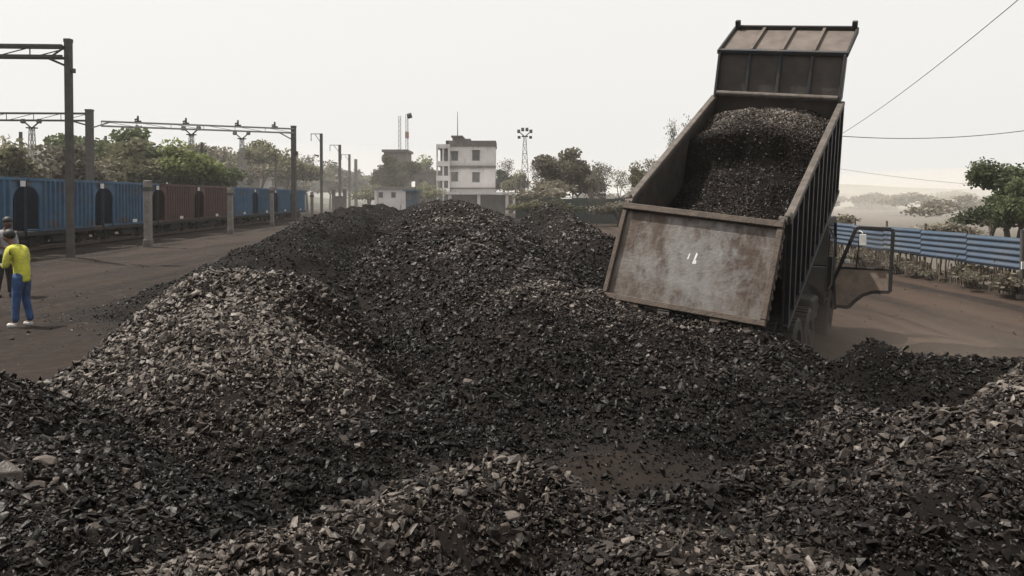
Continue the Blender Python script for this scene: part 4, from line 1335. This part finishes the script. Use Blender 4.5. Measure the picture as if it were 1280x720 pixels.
proto('c', 3, 7.0, 3.8, 'round', 4200, .27)
proto('d', 4, 8.0, 3.0, 'bare', 1500, .16)
proto('e', 5, 8.5, 2.8, 'bare', 900, .15)
proto('f', 6, 3.0, 1.9, 'bush', 2600, .15, .06)
proto('g', 8, 6.0, 2.4, 'tall', 5200, .17)
GL = 'trees behind the coal train'
for args in (
    ('b', L_olive, 16, 178, 62, 'dusty olive tree behind the blue wagon next to the two people', 1.3),
    ('c', L_brown, 62, 186, 66, 'brownish tree just left of the tall portal mast', 1.3),
    ('a', L_green, 130, 163, 85, 'dull green tree rising behind the second portal mast', 1.25),
    ('c', L_olive, 172, 182, 80, 'grey olive tree between the second portal mast and the yellow green tree', 1.3),
    ('b', L_bright, 216, 180, 78, 'bright yellow green tree above the maroon wagons', 1.3),
    ('a', L_green, 270, 205, 84, 'low dark green tree above the joint of the maroon wagons', 1.3),
    ('c', L_brown, 285, 184, 104, 'reddish brown tree left of the slimmer floodlight mast', 1.2),
    ('a', L_olive, 325, 178, 112, 'rounded olive tree right of the slimmer floodlight mast', 1.2),
    ('b', L_olive, 356, 192, 108, 'olive tree behind the slim portal mast', 1.2),
    ('d', L_brown, 384, 196, 122, 'sparse grey tree right of the slim portal mast', 1.3),
    ('b', L_brown, 412, 205, 140, 'hazy brown tree behind the armed catenary masts', 1.3),
    ('a', L_olive, 447, 216, 165, 'hazy low tree at the end of the row of masts', 1.3)):
    k, m_, u_, vt, y, lab, ws = args
    plant(k, m_, u_, vt, y, lab, group=GL, wscale=ws)
GM = 'trees round the buildings'
plant('a', L_dark, 500, 197, 122, 'dark tree in front of the unfinished concrete building', group=GM, wscale=.85)
plant('c', L_dark, 486, 208, 118, 'dark drooping tree at the left corner of the concrete building', group=GM, wscale=.8)
plant('b', L_bright, 533, 198, 145, 'bright green tree between the concrete and the white building', group=GM)
plant('f', L_olive, 529, 229, 108, 'round grey green bush left of the white building', 'bush', 'bush', GM)
plant('f', L_olive, 461, 232, 110, 'dry olive bush left of the low pale shed', 'bush', 'bush', GM, 1.3)
plant('a', L_green, 632, 214, 125, 'rounded green tree right of the white building', group=GM, wscale=1.0)
plant('e', L_brown, 628, 200, 140, 'bare twiggy tree top above the rounded green tree', group=GM)
GF = 'dry trees behind the back fence'
for args in (('d', L_brown, 668, 205, 100, 'narrow brown tree beside the floodlight tower', .8),
             ('a', L_brown, 697, 189, 102, 'broad brown tree, the biggest behind the back fence', 1.0),
             ('b', L_olive, 715, 198, 110, 'olive brown tree right of the broad brown one', .8),
             ('e', L_brown, 738, 204, 100, 'pale bare tree in the middle of the back fence', 1.2),
             ('d', L_brown, 757, 208, 105, 'second pale bare tree near the truck body', 1.1),
             ('b', L_olive, 793, 207, 95, 'thin leafed greenish tree beside the raised truck body', .8),
             ('e', L_brown, 852, 150, 70, 'tall bare tree whose top twigs show over the truck body', .45),
             ('f', L_brown, 680, 228, 97, 'brown scrub at the foot of the broad brown tree', 1.6),
             ('b', L_olive, 652, 216, 118, 'hazy round tree directly behind the floodlight tower', 1.0),
             ('c', L_olive, 722, 205, 116, 'faint olive tree behind the pale bare trees', 1.1),
             ('d', L_olive, 774, 214, 112, 'faint thin tree left of the raised truck body', 1.2),
             ('b', L_brown, 742, 218, 108, 'dusty brown tree low behind the middle of the back fence', 1.2),
             ('d', L_brown, 812, 200, 92, 'dusty sparse tree partly hidden by the truck body side', 1.0),
             ('f', L_olive, 662, 251, 84, 'low bush in front of the back fence near the floodlight tower', 1.5),
             ('f', L_dark, 702, 250, 83, 'dark low bush in front of the middle of the back fence', 1.7),
             ('e', L_brown, 745, 236, 82, 'thin leafless sapling in front of the back fence', .7),
             ('f', L_brown, 772, 253, 81, 'dry low bush in front of the back fence beside the tailgate', 1.5)):
    k, m_, u_, vt, y, lab, ws = args
    plant(k, m_, u_, vt, y, lab, group=GF, wscale=ws)
plant('g', L_deep, 1262, 205, 46, 'leafy green tree behind the blue fence at the right edge', group='trees beyond the blue fence', wscale=1.25)
plant('g', L_deep, 1272, 238, 45, 'lower leafy tree filling in under the taller green one at the right edge', group='trees beyond the blue fence', wscale=1.5)
plant('f', L_deep, 1240, 252, 44, 'leafy bush filling the foot of the green tree behind the blue fence', 'bush', 'bush', 'trees beyond the blue fence', 1.1)
plant('c', L_green, 1300, 228, 42, 'green tree cut off by the right edge of the view', group='trees beyond the blue fence', wscale=.9)
plant('a', L_olive, 1092, 249, 150, 'hazy rounded tree above the open truck door', group='trees beyond the blue fence', wscale=1.3, base=-9)
plant('f', L_olive, 1205, 268, 70, 'low hazy bush above the blue sheets', 'bush', 'bush', 'trees beyond the blue fence', 1.5)
# dry shrubs in front of the right fence
for (u_, v_, yy, lab) in ((1215, 340, 25.5, 'dry tan shrub in front of the palings'), (1250, 350, 24.0, 'dry tan shrub by the thin steel pole'), (1180, 345, 28.5, 'small dry shrub at the far palings')):
    plant('f', L_brown, u_, v_, yy, lab, 'dry_shrub', 'shrub', 'dry shrubs along the blue fence', 1.0)

# far wood: one mass of crowns on rising ground behind the train
VV, FF, TT, off = [], [], [], 0
wr = np.random.default_rng(21)
for k in range(75):
    key = 'abc'[k % 3]
    me, V_, F_, tn, h0 = PROTO[key]
    y = wr.uniform(115, 260); u_ = wr.uniform(-60, 470)
    x = (u_ - 640) / 1000 * y
    if x > -18 - .05 * y - 6: y = 260; x = (u_ - 640) / 1000 * y
    topv = 182 + 35 * sstep(250, 470, u_) + wr.uniform(0, 22)
    h = CAM_H + (247 - topv) / 1000 * y
    s = min(h, 11) / h0
    zb = h - s * h0
    a = wr.uniform(0, 6.28)
    ca, sa = math.cos(a), math.sin(a)
    step = 2
    Vq = V_.reshape(-1, 4, 3)[::step].copy(); cen = Vq.mean(1, keepdims=True); Vq = cen + (Vq - cen) * 1.5
    Vq = Vq.reshape(-1, 3) * s * np.array([1.25, 1.25, 1])
    Vq = np.stack([Vq[:, 0] * ca - Vq[:, 1] * sa + x, Vq[:, 0] * sa + Vq[:, 1] * ca + y, Vq[:, 2] + zb], -1)
    VV.append(Vq); nq = len(Vq) // 4
    FF.append(np.arange(nq * 4).reshape(-1, 4) + off); off += nq * 4
    TT.append(np.clip(tn.reshape(-1, 4)[::step].ravel() + wr.uniform(-.3, .3), 0, 1))
wood = np_mesh('far_wood', np.concatenate(VV), np.concatenate(FF), L_olive, tone=np.concatenate(TT))
tag(wood, 'hazy olive brown wood rising behind the coal train', 'wood', kind='stuff')

VV, FF, TT, off = [], [], [], 0
for k in range(70):
    y = wr.uniform(38, 230); x = 19 + wr.uniform(0, 1) ** 1.3 * (y * .75)
    me, V_, F_, tn, h0 = PROTO['f' if k % 3 else 'c']
    hh = wr.uniform(1.3, 2.6) + y * .008
    s_ = hh / h0; a = wr.uniform(0, 6.28); ca, sa = math.cos(a), math.sin(a)
    Vq = V_.reshape(-1, 4, 3)[::2].copy(); cen = Vq.mean(1, keepdims=True); Vq = cen + (Vq - cen) * 1.5
    Vq = Vq.reshape(-1, 3) * s_ * np.array([1.7, 1.7, 1])
    Vq = np.stack([Vq[:, 0] * ca - Vq[:, 1] * sa + x, Vq[:, 0] * sa + Vq[:, 1] * ca + y, Vq[:, 2] + float(gz(x, y)) - .2], -1)
    VV.append(Vq); nq = len(Vq) // 4
    FF.append(np.arange(nq * 4).reshape(-1, 4) + off); off += nq * 4
    TT.append(np.clip(tn.reshape(-1, 4)[::2].ravel() + wr.uniform(-.3, .3), 0, 1))
scrub = np_mesh('scrub', np.concatenate(VV), np.concatenate(FF), L_brown, tone=np.concatenate(TT))
tag(scrub, 'hazy dry scrub spreading over the land beyond the blue fence', 'scrub', kind='stuff')
# dry undergrowth grown into the palings
VV, FF, TT, off = [], [], [], 0
for k in range(60):
    y = wr.uniform(12, 62); x = 15.25 + wr.normal(0, .35)
    me, V_, F_, tn, h0 = PROTO['f']
    s_ = wr.uniform(.45, 1.0) / h0; a = wr.uniform(0, 6.28); ca, sa = math.cos(a), math.sin(a)
    Vq = V_.reshape(-1, 4, 3)[::3].copy(); cen = Vq.mean(1, keepdims=True); Vq = cen + (Vq - cen) * 1.6
    Vq = Vq.reshape(-1, 3) * s_ * np.array([1.5, 1.5, 1])
    Vq = np.stack([Vq[:, 0] * ca - Vq[:, 1] * sa + x, Vq[:, 0] * sa + Vq[:, 1] * ca + y, Vq[:, 2] + float(gz(x, y)) - .1], -1)
    VV.append(Vq); nq = len(Vq) // 4
    FF.append(np.arange(nq * 4).reshape(-1, 4) + off); off += nq * 4
    TT.append(np.clip(tn.reshape(-1, 4)[::3].ravel() + wr.uniform(-.3, .1), 0, 1))
under = np_mesh('undergrowth', np.concatenate(VV), np.concatenate(FF), L_brown, tone=np.concatenate(TT))
tag(under, 'dry brown undergrowth tangled in the palings under the blue sheets', 'undergrowth', kind='stuff')

# hills
def hills(name, x0, x1, y0, dep, h, seed, m):
    xs_ = np.linspace(x0, x1, 140); ys_ = np.linspace(0, dep, 30)
    X, Y = np.meshgrid(xs_, ys_)
    ex = sstep(0, .2, (X - x0) / (x1 - x0)) * (1 - sstep(.8, 1, (X - x0) / (x1 - x0)))
    Z = h * np.sin(np.pi * Y / dep) ** 1 * ex * (.75 + .9 * fbm(X + seed * 100, Y * .3, 6 / (x1 - x0), 4)) - .5
    id_ = np.arange(X.size).reshape(X.shape)
    q = np.stack([id_[:-1, :-1], id_[:-1, 1:], id_[1:, 1:], id_[1:, :-1]], -1).reshape(-1, 4)
    o = np_mesh(name, np.stack([X, Y + y0, Z], -1).reshape(-1, 3), q, m, smooth=True)
    tag(o, kind='structure')
M_hill = mat('scrub_hill', (.07, .07, .045), (.045, .045, .03), rough=.95, scale=.05, bump=.5, bscale=.3)
hills('hills', -260, -28, 120, 180, 9, 1, M_hill)
hills('hills', -500, 900, 650, 400, 17, 2, M_hill)
hills('hills', 90, 420, 230, 150, 4.5, 3, M_hill)

# ------------------------------------------------------------ wires
def wire(pts_, r, lab, sag=0.0, grp='overhead wires on the right'):
    A, B = Vector(pts_[0]), Vector(pts_[1])
    n_ = 24
    P_ = []
    for k in range(n_ + 1):
        t = k / n_
        p = A.lerp(B, t); p.z -= sag * 4 * t * (1 - t)
        P_.append(p)
    b = MB(); b.path(P_, r, 5)
    o = b.build('overhead_wire', M_wire)
    tag(o, lab, 'wire', grp)
wire((pt(1300, -25, 18), pt(960, 205, 60)), .011, 'thin wire sweeping down steeply from the top right corner', .9)
wire((pt(960, 160, 42), pt(1360, 150, 42)), .022, 'thicker nearly level wire right of the raised truck body', .75)
wire((pt(960, 195, 60), pt(1330, 236, 60)), .012, 'faint low wire sloping down towards the green tree', .5)

# ------------------------------------------------------------ people
M_skin = mat('skin', (.10, .055, .035), (.085, .045, .03), rough=.6)
M_hair = mat('black_hair', (.008, .007, .006), rough=.6)
M_yel = mat('yellow_shirt', (.52, .51, .06), (.34, .34, .05), rough=.9, scale=4, bump=1.0, bscale=9, dirt=(.25, .23, .08), dirt_amt=.3, dirt_scale=3)
M_jean = mat('blue_jeans', (.035, .080, .19), (.015, .035, .09), rough=.9, scale=6, bump=1.0, bscale=9, dirt=(.06, .07, .10), dirt_amt=.4, dirt_scale=3)
M_shoe = mat('white_shoe', (.62, .61, .60), (.35, .32, .30), rough=.7, scale=12)
M_gshirt = mat('grey_shirt', (.30, .30, .31), (.20, .20, .22), rough=.9, scale=5)
M_dtrou = mat('dark_trousers', (.02, .018, .018), rough=.9)
M_red = mat('red_cloth', (.40, .03, .03), rough=.8)
M_paper = mat('paper', (.7, .7, .68), rough=.8)
def skinned(name, nodes, edges, mat_, parent, root=0, sub=2):
    me = bpy.data.meshes.new(name)
    me.from_pydata([n_[0] for n_ in nodes], edges, [])
    me.materials.append(mat_)
    o = link(bpy.data.objects.new(name, me)); o.parent = parent
    o.modifiers.new('skin', 'SKIN').use_smooth_shade = True
    if not me.skin_vertices: 
        bpy.context.view_layer.objects.active = o
        me.attributes  # data layer made by the modifier
    for i_, sv in enumerate(me.skin_vertices[0].data):
        r_ = nodes[i_][1]; sv.radius = (r_, r_) if not isinstance(r_, tuple) else r_
        sv.use_root = (i_ == root)
    s = o.modifiers.new('sub', 'SUBSURF'); s.levels = sub; s.render_levels = sub
    return o
def chain(nodes, edges, start, pts_):
    prev = start
    for p, r_ in pts_:
        nodes.append((p, r_)); edges.append((prev, len(nodes) - 1)); prev = len(nodes) - 1
    return prev
def person(loc, rz, hgt, shirt, trous, shoe, lab, bend=1.0, sleeve='short', hold=None):
    """faces +x in its own space"""
    root = empty('person', loc, rz)
    k = hgt / 1.74
    fw = .05 * bend
    N = [((0, 0, .95), .08)]; E_ = []
    sp = chain(N, E_, 0, [((.0, 0, 1.08), .085), ((.02 + fw * .5, 0, 1.25), .10), ((.03 + fw, 0, 1.40), .085)])
    nk = chain(N, E_, sp, [((.05 + fw * 1.8, 0, 1.49), .05), ((.08 + fw * 2.4, 0, 1.545), .055), ((.10 + fw * 2.8, 0, 1.60), .085), ((.09 + fw * 2.7, 0, 1.67), .082)])
    hd = nk - 1
    chain(N, E_, hd, [((.19 + fw * 3.1, 0, 1.585), .018)])            # nose
    for s in (-1, 1):
        chain(N, E_, hd, [((.09 + fw * 2.7, s * .088, 1.60), .02)])    # ears
        el = chain(N, E_, sp, [((.03 + fw, s * .165, 1.38), .045), ((.04 + fw, s * .235, 1.14), .043)])
        wr_ = chain(N, E_, el, [((.27, s * .14, 1.10), .026), ((.32, s * .11, 1.115), .03)])
        for j, (fy, ln) in enumerate(((-.03, .055), (-.01, .065), (.01, .062), (.03, .048))):
            chain(N, E_, wr_, [((.345, s * .11 + fy, 1.12), .0095), ((.345 + ln * .6, s * .10 + fy * .9, 1.112), .0085), ((.35 + ln * .8, s * .09 + fy * .8, 1.088), .0075)])
        chain(N, E_, wr_, [((.33, s * .07, 1.13), .0105), ((.355, s * .055, 1.14), .009)])
        an = chain(N, E_, 0, [((.0, s * .085, .86), .065), ((.02, s * .105, .50), .05), ((-.02 + s * .05, s * .12, .10), .038)])
        chain(N, E_, an, [((.10 + s * .05, s * .13, .05), .032)])
    N = [((p[0] * k, p[1] * k, p[2] * k), r_ * k) for p, r_ in N]
    body_ = skinned('body', N, E_, M_skin, root)
    # shirt
    N = [((0, 0, .78), (.16, .14))]; E_ = []
    sp = chain(N, E_, 0, [((0, 0, .90), (.16, .135)), ((-.01, 0, 1.05), (.15, .125)), ((.01 + fw * .4, 0, 1.24), (.165, .135)), ((.02 + fw, 0, 1.39), (.14, .12)), ((.05 + fw * 1.8, 0, 1.495), (.085, .085))])
    for s in (-1, 1):
        q_ = [((.03 + fw, s * .175, 1.385), .075), ((.035 + fw, s * .225, 1.22), .068), ((.04 + fw, s * .24, 1.12), .060)]
        if sleeve == 'long': q_ += [((.16, s * .195, 1.105), .048), ((.24, s * .155, 1.10), .040)]
        chain(N, E_, sp - 1, q_)
    N = [((p[0] * k, p[1] * k, p[2] * k), (r_ * k if not isinstance(r_, tuple) else (r_[0] * k, r_[1] * k))) for p, r_ in N]
    skinned('shirt', N, E_, shirt, root)
    N = [((0, 0, 1.02), (.13, .11)), ((0, 0, .92), (.14, .12))]; E_ = [(0, 1)]
    for s in (-1, 1):
        chain(N, E_, 1, [((.0, s * .085, .84), .108), ((.02, s * .105, .50), .075), ((0 + s * .03, s * .115, .28), .066), ((-.02 + s * .05, s * .12, .09), .064)])
    N = [((p[0] * k, p[1] * k, p[2] * k), (r_ * k if not isinstance(r_, tuple) else (r_[0] * k, r_[1] * k))) for p, r_ in N]
    skinned('trousers', N, E_, trous, root)
    for s in (-1, 1):
        N = [(((-.05 + s * .05) * k, s * .12 * k, .048 * k), .046 * k)]; E_ = []
        chain(N, E_, 0, [(((.05 + s * .05) * k, s * .128 * k, .045 * k), .048 * k), (((.14 + s * .05) * k, s * .135 * k, .036 * k), .038 * k)])
        skinned('shoe', N, E_, shoe, root)
    b = MB(); c0 = Vector((.085 + fw * 2.6, 0, 1.665)) * k
    b.sphere(c0, .108 * k, (1.0, .92, .95), 16)
    hr = b.build('hair', M_hair, root, smooth=True)
    b = MB()
    for s in (-1, 1): b.sphere(Vector((.178 + fw * 3.0, s * .032, 1.612)) * k, .011 * k, (1, 1, 1), 8)
    b.build('eyes', M_hair, root)
    if hold:
        b = MB(); b.box(Vector((.40, 0, 1.11)) * k, (.18, .22, .02), Euler((0, R(25), 0)))
        h_ = b.build(hold[0], hold[1])
        h_.parent = None
        h_.matrix_world = Matrix.Translation(loc) @ Matrix.Rotation(rz, 4, 'Z')
        tag(h_, hold[2], hold[3])
    tag(root, lab, 'person', 'people standing by the haul road')
    return root
def at_ground(u, v):
    y = 2300 / (v - 247.); x = (u - 640) / 1000 * y
    return (x, y, float(gz(x, y)))
p1 = at_ground(26, 410)
person(p1, R(168), 1.70, M_yel, M_jean, M_shoe, 'person in a bright yellow shirt, blue jeans and white shoes looking down', 1.3, 'long', ('notepad', M_paper, 'small white notepad in the hands of the person in yellow', 'notepad'))
p2 = at_ground(4, 371)
person(p2, R(-25), 1.86, M_gshirt, M_dtrou, M_dtrou, 'person in a pale grey shirt and dark trousers beside the one in yellow', .4, 'short', ('red_folder', M_red, 'red folder held by the person in the grey shirt', 'folder'))

# ------------------------------------------------------------ slabs, litter
for a in ((52, 0, 5.15, .17, .80, 'pale wedge shaped slab lying on the dark lower left heap', .4, 3, (.3, .1, .2)),
          (4, 0, 4.7, .26, .60, 'big grey slab cut off by the left edge, lower left', .3, 5, (.5, .35, -.4)),
          (520, 0, 3.55, .085, .86, 'pale three cornered stone near the bottom, left of centre', .55, 9, (.2, .1, .4)),
          (640, 0, 4.0, .13, .66, 'broad flat slab just below the crest of the bottom centre heap', .3, 11, (.35, 0, -.3)),
          (1186, 0, 5.3, .13, .84, 'pale block standing out on the right hand heap', .6, 13, (.2, .3, .2)),
          (1020, 0, 4.7, .11, .66, 'brownish block in the middle of the right hand heap', .5, 15, (.3, .1, .9)),
          (585, 0, 9.4, .16, .88, 'small pale stone on the ridge foot, centre of the view', .6, 17, (.2, .2, .2)),
          (905, 0, 9.3, .15, .95, 'whitish lump on the fresh heap below the tailgate', .6, 19, (.2, .2, 1.2))):
    slab(*a)

# ------------------------------------------------------------ air
def haze():
    b = MB(); b.bb(-1700, 1700, -170, 2500, -3.0, 26)
    o = b.build('haze', None)
    m = bpy.data.materials.new('haze'); m.use_nodes = True
    n = m.node_tree.nodes; l = m.node_tree.links
    n.remove(n['Principled BSDF'])
    v = n.new('ShaderNodeVolumePrincipled'); v.inputs['Color'].default_value = (.95, .93, .90, 1); v.inputs['Density'].default_value = .0004; v.inputs['Anisotropy'].default_value = .3
    l.new(v.outputs[0], n['Material Output'].inputs['Volume'])
    o.data.materials.append(m)
    tag(o, kind='stuff')
haze()
def dust(name, c, r, dens, colr, soft=True, kind='stuff'):
    b = MB(); b.sphere((0, 0, 0), 1, (1, 1, 1), 32)
    o = b.build(name, None); o.location = c; o.scale = r
    m = bpy.data.materials.new(name); m.use_nodes = True
    n = m.node_tree.nodes; l = m.node_tree.links
    n.remove(n['Principled BSDF'])
    v = n.new('ShaderNodeVolumePrincipled'); v.inputs['Color'].default_value = colr + (1,); v.inputs['Density'].default_value = dens; v.inputs['Anisotropy'].default_value = .2
    if soft:
        tc = n.new('ShaderNodeTexCoord'); gr = n.new('ShaderNodeTexGradient'); gr.gradient_type = 'QUADRATIC_SPHERE'
        nz = n.new('ShaderNodeTexNoise'); nz.inputs['Scale'].default_value = 2.2; nz.inputs['Detail'].default_value = 3
        l.new(tc.outputs['Object'], gr.inputs[0]); l.new(tc.outputs['Object'], nz.inputs[0])
        mr = n.new('ShaderNodeMapRange'); mr.inputs[1].default_value = .3; mr.inputs[2].default_value = .7; mr.inputs[3].default_value = .3; mr.inputs[4].default_value = 1.6
        l.new(nz.outputs[0], mr.inputs[0])
        mu = n.new('ShaderNodeMath'); mu.operation = 'MULTIPLY'; l.new(gr.outputs[0], mu.inputs[0]); l.new(mr.outputs[0], mu.inputs[1])
        m2 = n.new('ShaderNodeMath'); m2.operation = 'MULTIPLY'; m2.inputs[1].default_value = dens; l.new(mu.outputs[0], m2.inputs[0])
        l.new(m2.outputs[0], v.inputs['Density'])
    l.new(v.outputs[0], n['Material Output'].inputs['Volume'])
    o.data.materials.append(m)
    tag(o, kind=kind)
dust('dust_cloud', (6.2, 12.4, -.4), (3.6, 4.2, 1.6), .23, (.62, .52, .44))
dust('distant_haze', (-70, 190, -2), (130, 125, 16), .0022, (.93, .91, .88), False)
dust('drifting_dust', (75, 130, -2), (55, 95, 9), .011, (.9, .86, .80), False)
